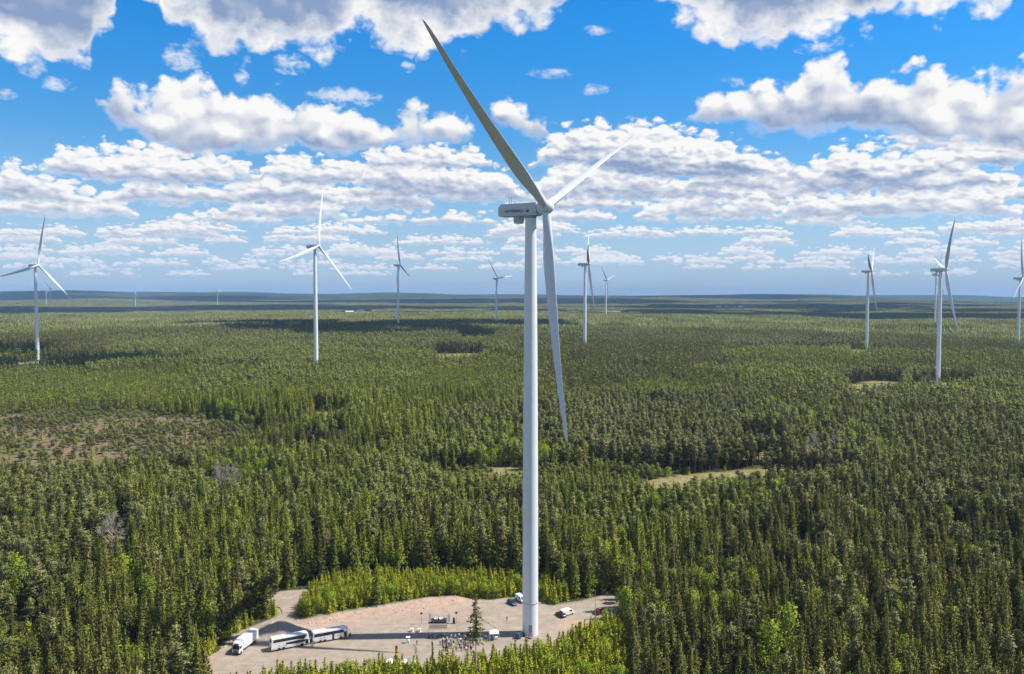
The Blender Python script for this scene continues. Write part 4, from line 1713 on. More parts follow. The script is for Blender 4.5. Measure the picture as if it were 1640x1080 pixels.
b.lathe([(1.85, -2.75), (1.85, -1.97)], 32)
TM['yaw'] = b.mesh('yaw_collar', 'seam_grey', smooth='angle')
# hub: x = forward, origin at the rotor centre
b = MB()
b.lathe([(1.55, -2.35), (1.95, -1.9), (2.08, -0.9), (2.05, 0.1), (1.80, 1.1), (1.30, 1.75), (0.62, 2.12), (0.08, 2.22)], 40, Matrix.Rotation(math.pi / 2, 4, 'Y'))
TM['hub'] = b.mesh('hub', 'turbine_white', smooth='angle')
b = MB()
b.lathe([(1.25, -1.0), (1.25, 1.0)], 32, Matrix.Rotation(math.pi / 2, 4, 'Y'))
TM['shaft'] = b.mesh('shaft_housing', 'steel_dark')
b = MB()
b.lathe([(1.55, 0.9), (1.55, 1.65), (1.40, 1.7)], 32)
TM['cuff'] = b.mesh('blade_bearing', 'seam_grey', smooth='angle')
HUBF = 5.6      # rotor centre in front of the tower axis
TILT = 0.095


def turbine(hubc, yaw, phase, label, group, main=False):
    a_f = Vector((math.sin(yaw), -math.cos(yaw), 0))
    base = Vector(hubc) - a_f * (HUBF * math.cos(TILT)) - Vector((0, 0, HUBF * math.sin(TILT)))
    gz = float(all_height(base.x, base.y))
    root = empty('wind_turbine', (base.x, base.y, base.z - 136.6))
    tag(root, label, 'wind turbine', group)
    tw = link(bpy.data.objects.new('tower', TM['tower']), root)
    s = 1.0
    drop = (base.z - 136.6) - gz
    if drop > 0.3:                       # reach down to sloping ground
        tw.location.z = -drop - 0.3
        tw.scale = (1, 1, (134.4 + drop + 0.3) / 134.4)
    f = link(bpy.data.objects.new('flange', TM['flange']), tw)
    fd = link(bpy.data.objects.new('foundation', TM['foundation']), root)
    fd.location.z = min(0, -drop)
    if main:
        st = empty('entrance', (0, 0, 0), 0, root)
        bpy.data.objects.remove(st)
        dr = link(bpy.data.objects.new('door', TM['door']), root)
        sr = link(bpy.data.objects.new('stairs', TM['stairs']), root)
    rz = math.atan2(a_f.y, a_f.x)
    M0 = Matrix.Translation((0, 0, 136.6)) @ Matrix.Rotation(rz, 4, 'Z')
    MT = M0 @ Matrix.Rotation(-TILT, 4, 'Y')

    def part(name, key, M, parent=root):
        o = link(bpy.data.objects.new(name, TM[key]), parent)
        o.matrix_local = M
        return o
    nac = part('nacelle', 'nacelle', M0 @ Matrix.Rotation(rad(0.6), 4, 'Y'))
    part('cooler_box', 'cooler', M0)
    if main:
        part('grille', 'grille', Matrix(), nac)
    part('wind_sensor_mast', 'mast', Matrix(), nac)
    part('yaw_collar', 'yaw', M0)
    part('shaft_housing', 'shaft', MT @ Matrix.Translation((3.6, 0, 0)))
    HM = MT @ Matrix.Translation((HUBF, 0, 0))
    hb = part('hub', 'hub', HM @ Matrix.Scale(1.12, 4))
    for k in range(3):
        # in the hub's frame: x forward, y = left when looking out, z up; phase measured like the fit
        t = phase + k * 2 * math.pi / 3
        flex = (0.045, 0.014, 0.016)[k] if main else 0.013      # each blade sags and bends a little differently
        d = Vector((0, math.cos(t), math.sin(t))) * math.cos(flex) + Vector((math.sin(flex), 0, 0))
        d.normalize()
        xax = (Vector((1, 0, 0)) - d * d.x).normalized()
        yax = d.cross(xax)
        B = Matrix((xax, yax, d)).transposed().to_4x4()
        part('blade', 'blade', HM @ B @ Matrix.Translation((0, 0, R0)) @ Matrix.Rotation(rad(5 if main or yaw not in (1.21, 1.11, 0.96) else 85), 4, 'Z'))
        if main:
            part('blade_bearing', 'cuff', B @ Matrix.Scale(0.93, 4), hb)
    if main:
        side = MT @ Matrix.Translation((-3.15, 0, 0))
        tm = text_mesh('lettering', 'VATTENFALL', 1.18, 'letter_blue', 0.02, 0.035)
        # the camera sees the side whose outward normal is -y of the nacelle frame
        o = link(bpy.data.objects.new('lettering', tm), nac)
        o.matrix_local = Matrix.Translation((-5.0, -1.975, -0.45)) @ Matrix.Rotation(math.pi / 2, 4, 'X')
        e1 = MB()
        e1.poly([(0.62 * math.cos(a), 0.62 * math.sin(a)) for a in np.linspace(0, math.pi, 12)], (-1.99, -1.955))
        l1 = e1.build('emblem_top', 'logo_yellow', nac)
        l1.matrix_local = Matrix.Translation((-0.1, 0, -0.28))
        e2 = MB()
        e2.poly([(0.62 * math.cos(a), 0.62 * math.sin(a)) for a in np.linspace(math.pi, 2 * math.pi, 12)], (-1.99, -1.955))
        l2 = e2.build('emblem_bottom', 'letter_blue', nac)
        l2.matrix_local = Matrix.Translation((-0.1, 0, -0.34))
    return root


TL = ['large white wind turbine standing on the gravel pad beside the coaches and crowd',
      'mid-distance turbine near the left edge with one blade pointing almost straight up',
      'second largest turbine, behind the sunlit forest edge left of the big one',
      'small edge-on turbine between the second largest turbine and the big one',
      'small distant turbine just left of the big tower, one pale blade pointing right',
      'edge-on turbine just right of the hanging blade of the big turbine',
      'smaller distant turbine right of the edge-on one, blades in a V above its hub',
      'slim turbine behind a small sandy clearing on the right side of the forest',
      'largest turbine on the right, overlapping another turbine behind it',
      'distant turbine mostly hidden behind the largest turbine on the right',
      'turbine cut by the right edge of the photo',
      'tiny far turbine, the taller of two close together near the left edge',
      'tiny far turbine, the lower of two close together near the left edge',
      'tiny far turbine standing alone on the blue plain, a blade pointing up right',
      'tiny far turbine on the blue plain just left of the second largest turbine']
for i, (h_, y_, p_) in enumerate(TURBINES):
    turbine(h_, y_, p_, TL[i], 'wind turbines' , main=(i == 0))
# ------------------------------------------------------------------ things on the gravel pad
plain('paint_white', (0.80, 0.80, 0.79), 0.3, var=0.03)
plain('roof_white', (0.72, 0.73, 0.74), 0.45, var=0.05)
plain('glass_dark', (0.018, 0.022, 0.028), 0.08, var=0.0)
plain('rubber', (0.02, 0.02, 0.02), 0.8)
plain('rim', (0.45, 0.45, 0.46), 0.3, 0.7)
plain('chassis', (0.035, 0.035, 0.04), 0.6)
plain('paint_blue', (0.045, 0.075, 0.125), 0.22, var=0.02)
plain('paint_black', (0.018, 0.02, 0.025), 0.22, var=0.02)
plain('paint_red', (0.16, 0.015, 0.02), 0.25, var=0.02)
plain('lamp_clear', (0.7, 0.7, 0.68), 0.15)
plain('lamp_red', (0.45, 0.02, 0.02), 0.25)
plain('cloth_white', (0.82, 0.82, 0.83), 0.85, var=0.03)
plain('cloth_red', (0.62, 0.10, 0.10), 0.8, var=0.05)
plain('cloth_black', (0.015, 0.015, 0.018), 0.8)
plain('timber', (0.36, 0.27, 0.17), 0.8, var=0.2)
plain('strap_yellow', (0.62, 0.45, 0.10), 0.7, var=0.08)
plain('stone', (0.38, 0.33, 0.28), 0.95, var=0.25, vscale=1.2)
plain('skin', (0.52, 0.33, 0.24), 0.6, var=0.02)
plain('hair_dark', (0.06, 0.04, 0.03), 0.7)
plain('hair_fair', (0.35, 0.25, 0.13), 0.7)
plain('fabric_white', (0.75, 0.75, 0.76), 0.85, var=0.04)
plain('fabric_black', (0.02, 0.02, 0.024), 0.85, var=0.1)
plain('fabric_navy', (0.03, 0.045, 0.10), 0.85, var=0.1)
plain('fabric_vest', (0.42, 0.72, 0.18), 0.8, var=0.04)
plain('fabric_pink', (0.65, 0.30, 0.42), 0.85, var=0.05)
plain('fabric_grey', (0.25, 0.26, 0.28), 0.85, var=0.08)


def spot(px, py):
    """Point of the pad seen at a photograph position."""
    z = 0.0
    for _ in range(6):
        p = flat(px, py, z)
        z = float(all_height(p[0], p[1])) + 0.05
    return Vector((p[0], p[1], z))


def heading(a, b):
    p, q = spot(*a), spot(*b)
    return math.atan2(q.y - p.y, q.x - p.x), (p + q) / 2, (q - p).length


def wheel_meshes(r, w):
    b = MB()
    b.lathe([(r * .6, -w / 2), (r * .93, -w / 2), (r, -w / 2 * .7), (r, w / 2 * .7), (r * .93, w / 2), (r * .6, w / 2)], 20, Matrix.Rotation(math.pi / 2, 4, 'X'))
    t = b.mesh('tyre', 'rubber', smooth='angle')
    b = MB()
    b.lathe([(r * .12, -w * .42), (r * .6, -w * .36), (r * .62, w * .36), (r * .12, w * .42)], 20, Matrix.Rotation(math.pi / 2, 4, 'X'))
    return t, b.mesh('rim', 'rim', smooth='angle')


WH = {}


def wheel(parent, x, y, r=0.5, w=0.3):
    k = (r, w)
    if k not in WH:
        WH[k] = wheel_meshes(r, w)
    e = empty('wheel', (x, y, r), 0, parent)
    link(bpy.data.objects.new('tyre', WH[k][0]), e)
    link(bpy.data.objects.new('rim', WH[k][1]), e)


def coach(mid, rz, L, H, double, label):
    """x forward; the right-hand side (-y) faces the drone."""
    W2 = 1.26
    root = empty('double_decker_coach' if double else 'coach', mid, rz)
    tag(root, label, 'coach', 'coaches parked by the gravel mound')
    h = L / 2
    b = MB()
    prof = [(-h, 0.45), (-h - 0.02, 1.2), (-h + 0.12, H - 0.25), (-h + 0.4, H), (h - 1.1, H), (h - 0.45, H - 0.22), (h - 0.12, 1.9), (h, 1.0), (h - 0.05, 0.42)]
    b.poly(prof, (-W2, W2))
    b.build('body', 'paint_white', root, smooth='angle', bevel=0.12)
    if double:
        bands = [[(-h + .55, H - 1.25), (-h + .75, H - .38), (h - 1.15, H - .38), (h - .75, H - .62), (h - 1.9, H - 1.75), (h - 3.6, H - 1.35)],
                 [(-h + 4.2, H - 2.35), (-h + 4.6, H - 1.85), (h - 3.2, H - 1.72), (h - 1.2, H - 1.9), (h - 1.5, H - 2.55), (h - 4, H - 2.7)]]
    else:
        bands = [[(-h + .35, H - 1.45), (-h + .5, H - .5), (h - 1.5, H - .45), (h - 1.35, H - 1.42)]]
    for q in bands:
        b = MB()
        b.poly(q, (-W2 - .025, -W2 - .003))
        b.poly(q, (W2 + .003, W2 + .025))
        b.build('side_window', 'glass_dark', root)
    b = MB()
    if double:
        b.poly([(h - .62, H - .42), (h - .40, H - .55), (h - .13, 2.05), (h - .02, 1.25), (h + .03, 1.25), (h - .06, 2.1), (h - .33, H - .5), (h - .56, H - .36)], (-1.12, 1.12))
    else:
        b.poly([(h - .62, H - .3), (h - .36, H - .35), (h - .10, 1.9), (h - .02, 1.15), (h + .03, 1.15), (h - .04, 1.95), (h - .28, H - .3), (h - .55, H - .22)], (-1.12, 1.12))
    b.build('windscreen', 'glass_dark', root)
    b = MB()
    b.poly([(h - 1.35, .55), (h - 1.35, 2.0 if double else 2.3), (h - .45, 2.0 if double else 2.3), (h - .35, .55)], (-W2 - .03, -W2 - .004))
    b.build('door', 'glass_dark', root)
    if not double:
        b = MB()
        b.poly([(-h + 6.1, .5), (-h + 6.1, 2.3), (-h + 6.75, 2.3), (-h + 6.75, .5)], (-W2 - .03, -W2 - .004))
        b.build('door', 'glass_dark', root)
    b = MB()
    b.box((-h - .02, 0, H - .9 if double else H - 1.1), (.08, 1.9, .75))
    b.build('rear_window', 'glass_dark', root)
    b = MB()
    b.box((-h - .03, 0, 1.05), (.08, 1.5, .8))
    b.build('engine_grille', 'steel_dark', root)
    for y in (-1.08, 1.08):
        MB().box((-h - .03, y, 1.1), (.09, .16, .55)).build('tail_light', 'lamp_red', root)
        MB().box((h - .02, y * .88, .8), (.1, .4, .18)).build('headlight', 'lamp_clear', root)
        b = MB()
        b.cyl((h - .35, y, H - .55), (h + .35, y * 1.12, H - .6), .04, n=6)
        b.box((h + .38, y * 1.14, H - .95), (.1, .2, .7))
        b.build('mirror', 'paint_black', root)
    for x in (-h + 2.35, -h + 3.75, h - 2.35):
        for y in (-W2 + .12, W2 - .12):
            wheel(root, x, y, .5, .3)
    for x, l in ((-h + 3.3, 1.9), (h - 3.0, 1.5)):
        MB().box((x, 0, H + .08), (l, 1.5, .2)).build('roof_unit', 'roof_white', root, bevel=.05)
    MB().box((0, 0, .42), (L - .7, 2.3, .22)).build('skirt', 'chassis', root)
    # dark line drawings and small lettering on the flank, too small to read
    rng = np.random.default_rng(5 if double else 6)
    b = MB()
    x0 = -h + 1.9
    for k in range(15):
        x = x0 + k * .19 + rng.uniform(-.05, .05)
        z = 1.35 + .25 * math.sin(k * .9) + rng.uniform(-.12, .12)
        b.box((x, -W2 - .012, z), (rng.uniform(.06, .2), .014, rng.uniform(.05, .28)))
    b.build('flank_emblem', 'paint_black', root)
    if not double:
        b = MB()
        for k in range(7):
            b.box((-h + 7.2 + k * .26, -W2 - .012, 1.45), (.14, .014, .22 if k % 3 else .34))
        b.build('flank_lettering', 'fabric_grey', root)
    return root


a, m, L = heading((437, 1045), (494, 1033))
n_ = Vector((-math.sin(a), math.cos(a), 0))
coach(m + n_ * 1.3 - Vector((0, 0, 0)), a, 11.8, 3.95, True, 'white double-decker coach parked between the lorry and the other coach')
a, m, L = heading((502, 1032), (557, 1022.5))
n_ = Vector((-math.sin(a), math.cos(a), 0))
coach(m + n_ * 1.3, a, 11.2, 3.55, False, 'white single-deck coach parked end to end in front of the double-decker coach')


def lorry(mid, rz):
    root = empty('lorry', mid, rz)
    tag(root, 'white box lorry parked beside the gravel mound with its cab facing the camera', 'lorry')
    MB().box((-1.6, 0, 2.55), (8.3, 2.55, 2.9)).build('cargo_box', 'paint_white', root, bevel=.05)
    b = MB()
    b.poly([(2.75, .55), (2.75, 3.45), (3.15, 3.72), (3.9, 3.45), (4.55, 2.75), (4.85, 1.5), (4.85, .5)], (-1.22, 1.22))
    cab = b.build('cab', 'paint_white', root, smooth='angle', bevel=.1)
    b = MB()
    b.poly([(4.50, 2.82), (4.84, 1.62), (4.90, 1.62), (4.57, 2.86)], (-1.08, 1.08))
    b.build('windscreen', 'glass_dark', cab)
    MB().box((4.2, 0, 3.12), (1.0, 1.5, .12)).build('roof_deflector', 'glass_dark', cab)
    for y in (-1.235, 1.235):
        b = MB()
        b.poly([(3.5, 1.75), (3.5, 2.6), (4.25, 2.6), (4.5, 1.75)], (y - .012, y + .012))
        b.build('side_window', 'glass_dark', cab)
        MB().box((4.55, y * 1.14, 2.35), (.16, .16, .75)).build('mirror', 'paint_black', cab, bevel=.03)
        MB().box((4.86, y * .8, .85), (.08, .4, .2)).build('headlight', 'lamp_clear', cab)
    MB().box((4.87, 0, 1.05), (.07, 1.5, .75)).build('grille', 'steel_dark', cab)
    MB().box((4.86, 0, .5), (.1, 2.3, .25)).build('bumper', 'chassis', cab)
    MB().box((-.4, 0, .82), (9.8, .9, .4)).build('chassis', 'chassis', root)
    MB().box((-5.72, 0, .7), (.12, 2.2, .2)).build('rear_bumper', 'chassis', root)
    for x in (3.9, -2.6, -3.95):
        for y in (-1.08, 1.08):
            wheel(root, x, y, .5, .32)
    for y in (-1.0, 1.0):
        MB().box((-5.78, y, .9), (.06, .3, .14)).build('tail_light', 'lamp_red', root)


a, m, L = heading((403, 1032.5), (386, 1046.5))
lorry(m + Vector((-.6, .3, 0)), a)


def car(mid, rz, paint, label, kind='car'):
    root = empty('parked_car' if kind == 'car' else 'parked_van', mid, rz)
    tag(root, label, kind, 'cars parked on the gravel pad')
    if kind == 'car':
        body = [(-2.25, .35), (-2.3, .85), (-2.1, 1.02), (-1.95, 1.08), (1.05, 1.0), (2.0, .82), (2.28, .65), (2.3, .35)]
        cab = [(-2.05, 1.0), (-1.75, 1.42), (-.9, 1.56), (.15, 1.52), (1.15, 1.0)]
        side = [(-1.75, 1.05), (-1.5, 1.40), (-.9, 1.49), (.08, 1.45), (.85, 1.05)]
        W2, wc, wr, xs = .9, .70, .33, (-1.4, 1.4)
        glass = [[(.22, 1.5), (1.13, 1.02), (1.2, 1.04), (.26, 1.545)], [(-2.04, 1.05), (-1.78, 1.42), (-1.83, 1.43), (-2.1, 1.05)]]
    else:
        body = [(-2.6, .4), (-2.65, 1.9), (-2.5, 2.15), (1.0, 2.2), (1.45, 2.05), (2.05, 1.25), (2.6, 1.05), (2.7, .4)]
        cab = [(-2.4, 2.15), (-2.3, 2.22), (.8, 2.25), (.95, 2.15)]
        side = [(.3, 1.3), (.3, 1.9), (1.25, 1.9), (1.75, 1.3)]
        W2, wc, wr, xs = .98, .85, .35, (-1.7, 1.75)
        glass = [[(1.45, 2.02), (2.03, 1.27), (2.1, 1.3), (1.5, 2.06)], [(-2.69, 1.35), (-2.67, 1.9), (-2.62, 1.9), (-2.64, 1.35)]]
    b = MB()
    b.poly(body, (-W2, W2))
    b.build('body', paint, root, smooth='angle', bevel=.09)
    b = MB()
    b.poly(cab, (-wc, wc))
    b.build('roof', paint, root, smooth='angle', bevel=.07)
    for y in (-1, 1):
        b = MB()
        w = (wc if kind == 'car' else W2)
        b.poly(side, (y * (w + .004), y * (w + .02)))
        b.build('side_window', 'glass_dark', root)
        MB().box((2.26 if kind == 'car' else 2.62, y * W2 * .72, .68), (.1, .35, .14)).build('headlight', 'lamp_clear', root)
        MB().box((-2.27 if kind == 'car' else -2.64, y * W2 * .78, .85), (.08, .22, .22)).build('tail_light', 'lamp_red', root)
        MB().box((.85 if kind == 'car' else 1.5, y * (W2 + .1), 1.02 if kind == 'car' else 1.35), (.12, .2, .14)).build('mirror', paint, root)
    for g, nm in zip(glass, ('windscreen', 'rear_window')):
        b = MB()
        b.poly(g, (-wc * .93, wc * .93))
        b.build(nm, 'glass_dark', root)
    for x in xs:
        for y in (-W2 + .08, W2 - .08):
            wheel(root, x, y, wr, .22)


for (px, py), deg, paint, label, kd in (
        ((820, 968), -58, 'paint_blue', 'dark blue car parked at the far edge of the pad left of the tower', 'car'),
        ((834, 963), -62, 'paint_white', 'white van half hidden behind the left side of the big tower', 'van'),
        ((898, 987), 120, 'paint_black', 'black car parked against the white van right of the tower', 'car'),
        ((908, 985), 38, 'paint_white', 'white van parked beside the black car right of the tower', 'van'),
        ((958, 982), 75, 'paint_red', 'dark red car under the trees at the right end of the pad', 'car'),
        ((967, 981), 80, 'paint_black', 'black car under the trees next to the dark red car', 'car'),
        ((833, 1020), 60, 'paint_blue', 'dark car standing in the tower shadow against the tower foot', 'car'),
        ((995, 912), 30, 'paint_white', 'white car on a small forest track behind the pad', 'car')):
    if py > 930:
        p = spot(px, py)
    else:
        q = hit(px, py)
        p = Vector((q[0], q[1], float(all_height(*q)) + .05))
    car(p, rad(deg), paint, label, kd)

# stage with two banner flags, railing and loudspeakers
p = spot(702, 996)
st = empty('stage', p, rad(2))
tag(st, 'low black stage with white furniture and a railing at the foot of the gravel bank', 'stage')
MB().box((0, 0, .55), (5.6, 3.2, .1)).build('deck', 'cloth_black', st)
MB().box((0, -1.58, .27), (5.6, .05, .5)).build('skirt', 'cloth_black', st)
b = MB()
for x in (-2.6, 0, 2.6):
    for y in (-1.4, 1.4):
        b.cyl((x, y, 0), (x, y, .5), .05, n=8)
b.build('leg_frame', 'steel_dark', st)
b = MB()
for i in range(9):
    b.cyl((-2.7 + i * .675, 1.5, .6), (-2.7 + i * .675, 1.5, 1.7), .03, n=6)
b.cyl((-2.7, 1.5, 1.7), (2.7, 1.5, 1.7), .035, n=6)
b.cyl((-2.7, 1.5, 1.15), (2.7, 1.5, 1.15), .025, n=6)
b.build('railing', 'rim', st)
for x, lb in ((-.8, 'white armchair on the left half of the black stage'), (.9, 'white armchair on the right half of the black stage')):
    q = p + Vector((x, 0, .6))
    ch = empty('armchair', q, math.pi)
    tag(ch, lb, 'armchair', 'white armchairs on the stage')
    MB().box((0, 0, .38), (.8, .75, .18)).build('seat', 'cloth_white', ch, bevel=.04)
    MB().box((0, -.36, .72), (.8, .16, .75)).build('backrest', 'cloth_white', ch, bevel=.04)
    for s_ in (-1, 1):
        MB().box((s_ * .46, 0, .48), (.14, .75, .42)).build('armrest', 'cloth_white', ch, bevel=.03)
        for t_ in (-1, 1):
            MB().cyl((s_ * .4, t_ * .3, 0), (s_ * .4, t_ * .3, .3), .03, n=6).build('leg', 'steel_dark', ch)
    del ch


def flag(pos, h, mat, label, name='beach_flag', straight=False, rz=0.0):
    r = empty(name, pos, rz)
    tag(r, label, 'flag')
    MB().cyl((0, 0, 0), (0, 0, h), .035, .015, 8).build('pole', 'rim', r)
    MB().cyl((0, 0, 0), (0, 0, .12), .35, .3, 16).build('base', 'steel_dark', r)
    b = MB()
    if straight:
        b.poly([(.04, .5), (.04, h - .05), (.75, h - .1), (.75, .55)], (-.012, .012))
    else:
        b.poly([(.03, .7), (.03, h - .05), (.35, h + .15), (.75, h - .25), (.85, h - 1.1), (.6, 1.3)], (-.012, .012))
    b.build('cloth', mat, r)


flag(spot(687, 999), 3.5, 'cloth_white', 'tall white banner flag at the left corner of the stage', 'banner_flag', True)
flag(spot(717, 999), 3.2, 'cloth_white', 'tall white banner flag at the right corner of the stage', 'banner_flag', True)
flag(spot(633, 1053), 3.6, 'cloth_red', 'red beach flag above the young trees in front of the pad')
flag(spot(664, 1054), 3.6, 'cloth_white', 'white beach flag above the young trees in front of the pad')


def pa(pos, label, tall):
    if tall:
        r = empty('speaker_stand', pos)
        tag(r, label, 'speaker', 'loudspeakers beside the stage')
        MB().cyl((0, 0, .4), (0, 0, 3.4), .04, n=8).build('pole', 'steel_dark', r)
        for k in range(3):
            a_ = k * 2.1
            MB().cyl((0, 0, .7), (math.cos(a_) * .6, math.sin(a_) * .6, 0), .025, n=6).build('leg', 'steel_dark', r)
        MB().box((0, 0, 3.65), (.75, .4, .5)).build('cabinet', 'cloth_black', r, bevel=.03)
    else:
        r = empty('speaker_stack', pos)
        tag(r, label, 'speaker', 'loudspeakers beside the stage')
        MB().box((0, 0, .55), (.75, .7, 1.1)).build('bass_cabinet', 'cloth_black', r, bevel=.03)
        MB().box((0, 0, 1.55), (.6, .55, .85)).build('top_cabinet', 'cloth_black', r, bevel=.03)


pa(spot(675, 1000), 'black loudspeaker on a thin stand left of the stage', True)
pa(spot(731, 999), 'black loudspeaker on a thin stand right of the stage', True)
pa(spot(727, 999), 'black loudspeaker stack standing on the ground right of the stage', False)


def folding_chair(pos, rz, label, group):
    r = empty('folding_chair', pos, rz)
    tag(r, label, 'chair', group)
    return r


fc = [MB().box((0, 0, .45), (.42, .42, .04)).mesh('seat', 'fabric_grey'), MB().box((0, -.2, .72), (.42, .04, .38)).mesh('backrest', 'fabric_grey')]
fl = MB().cyl((0, 0, 0), (0, 0, .45), .016, n=5).mesh('leg', 'rim')
for rw in range(2):
    for k in range(11):
        c0 = spot(689 + k * 2.6, 1004.5 + rw * 3)
        r = folding_chair(c0, math.pi, 'grey folding chair in the rows set out facing the stage', 'folding chairs in front of the stage')
        r.rotation_euler.z = 0
        link(bpy.data.objects.new('seat', fc[0]), r)
        link(bpy.data.objects.new('backrest', fc[1]), r)
        for sx in (-.19, .19):
            for sy in (-.19, .19):
                o = link(bpy.data.objects.new('leg', fl), r)
                o.location = (sx, sy, 0)

# round tables with cloths, box, cabinet
for (px, py), lb in (((660, 1012), 'left one of two round tables with white cloths left of the chairs'), ((672, 1012), 'right one of two round tables with white cloths left of the chairs')):
    r = empty('round_table', spot(px, py))
    tag(r, lb, 'table', 'round tables with white cloths')
    b = MB()
    b.lathe([(.55, .02), (.42, .5), (.62, .98), (.65, 1.04), (.1, 1.06)], 20)
    b.build('tablecloth_cover', 'cloth_white', r, smooth='angle')
    MB().cyl((0, 0, 0), (0, 0, .06), .5, n=20).build('foot', 'steel_dark', r)
    MB().cyl((0, 0, 1.05), (0, 0, 1.9), .02, n=6).build('flower_stem', 'steel_dark', r)
    MB().ball((0, 0, 1.95), (.12, .12, .12), 8).build('flower', 'fabric_grey', r)
r = empty('drinks_counter', spot(653.5, 1030))
tag(r, 'small white counter standing alone in the sun on the left of the crowd', 'counter')
MB().box((0, 0, .5), (.9, .6, 1.0)).build('cabinet', 'cloth_white', r, bevel=.03)
MB().box((0, 0, 1.9), (1.3, 1.0, .06)).build('canopy', 'cloth_white', r)
for x in (-.42, .42):
    MB().cyl((x, .2, 1.0), (x, .2, 1.9), .025, n=6).build('post', 'rim', r)

# canopy tent and long white marquee row behind the young trees
c = spot(791, 1024)
r = empty('canopy_tent', c, rad(8))
tag(r, 'small white pop-up canopy tent left of the tower foot', 'tent')
b = MB()
top = b.bm.verts.new((0, 0, 3.3))
e_ = [b.bm.verts.new((x, y, 2.4)) for x, y in ((-1.5, -1.5), (1.5, -1.5), (1.5, 1.5), (-1.5, 1.5))]
e2 = [b.bm.verts.new((x, y, 2.15)) for x, y in ((-1.5, -1.5), (1.5, -1.5), (1.5, 1.5), (-1.5, 1.5))]
for i in range(4):
    b.bm.faces.new((e_[i], e_[(i + 1) % 4], top))
    b.bm.faces.new((e2[i], e2[(i + 1) % 4], e_[(i + 1) % 4], e_[i]))
b.build('roof', 'cloth_white', r)
for x, y in ((-1.45, -1.45), (1.45, -1.45), (1.45, 1.45), (-1.45, 1.45)):
    MB().cyl((x, y, 0), (x, y, 2.3), .05, n=8).build('pole', 'paint_white', r)
MB().box((-1.45, -1.1, 1.1), (.04, .7, 2.1)).build('side_cloth', 'cloth_white', r)
t = empty('trestle_table', c + Vector((.4, 0, 0)), rad(8))
tag(t, 'white trestle table under the small canopy tent', 'table')
MB().box((0, 0, .74), (1.6, .7, .05)).build('top', 'cloth_white', t)
for x in (-.7, .7):
    MB().box((x, 0, .36), (.05, .6, .72)).build('leg', 'rim', t)
for k, (px, py) in enumerate(((624, 1073), (635, 1074), (648, 1074), (660, 1075))):
    g = spot(px, py)
    r = empty('market_tent', g, 0)
    tag(r, 'low white tent in the row hidden behind the young trees, ' + ('leftmost of the row', 'second from the left', 'third from the left', 'rightmost of the row')[k], 'tent', 'row of white tents in front of the pad')
    b = MB()
    b.poly([(-1.2, 2.3), (0, 2.9), (1.2, 2.3), (1.2, 2.1), (-1.2, 2.1)], (-1.4, 1.4))
    b.build('roof', 'cloth_white', r)
    MB().box((0, 1.38, 1.1), (2.3, .03, 2.1)).build('back_wall', 'cloth_white', r)
    for x in (-1.15, 1.15):
        for y in (-1.35, 1.35):
            MB().cyl((x, y, 0), (x, y, 2.15), .04, n=6).build('pole', 'rim', r)

# yellow straps on the ground
for (pa_, pb_, lb) in (((770, 990), (798, 1009), 'yellow cable line lying across the gravel behind the lone spruce'), ((712, 1001), (703, 1022), 'yellow cable line leading from the stage to the crowd')):
    q0, q1 = spot(*pa_), spot(*pb_)
    b = MB()
    n = 14
    for i in range(n):
        u0, u1 = q0.lerp(q1, i / n), q0.lerp(q1, (i + 1) / n)
        u0.z = float(all_height(u0.x, u0.y)) + .14
        u1.z = float(all_height(u1.x, u1.y)) + .14
        b.cyl(u0, u1, .09, n=6)
    o = b.build('cable_line', 'strap_yellow')
    tag(o, lb, 'cable')

# bench-like dark equipment tables in the tower shadow
for k, (px, py) in enumerate(((690, 1023), (698, 1023), (706, 1022))):
    r = empty('equipment_table', spot(px, py))
    tag(r, ('left', 'middle', 'right')[k] + ' one of three dark equipment tables in the tower shadow', 'table', 'dark equipment tables')
    MB().box((0, 0, .78), (1.5, .7, .05)).build('top', 'cloth_black', r)
    MB().box((0, 0, 1.0), (.9, .4, .38)).build('mixing_desk', 'steel_dark', r)
    for x in (-.65, .65):
        MB().box((x, 0, .38), (.05, .6, .76)).build('leg', 'steel_dark', r)


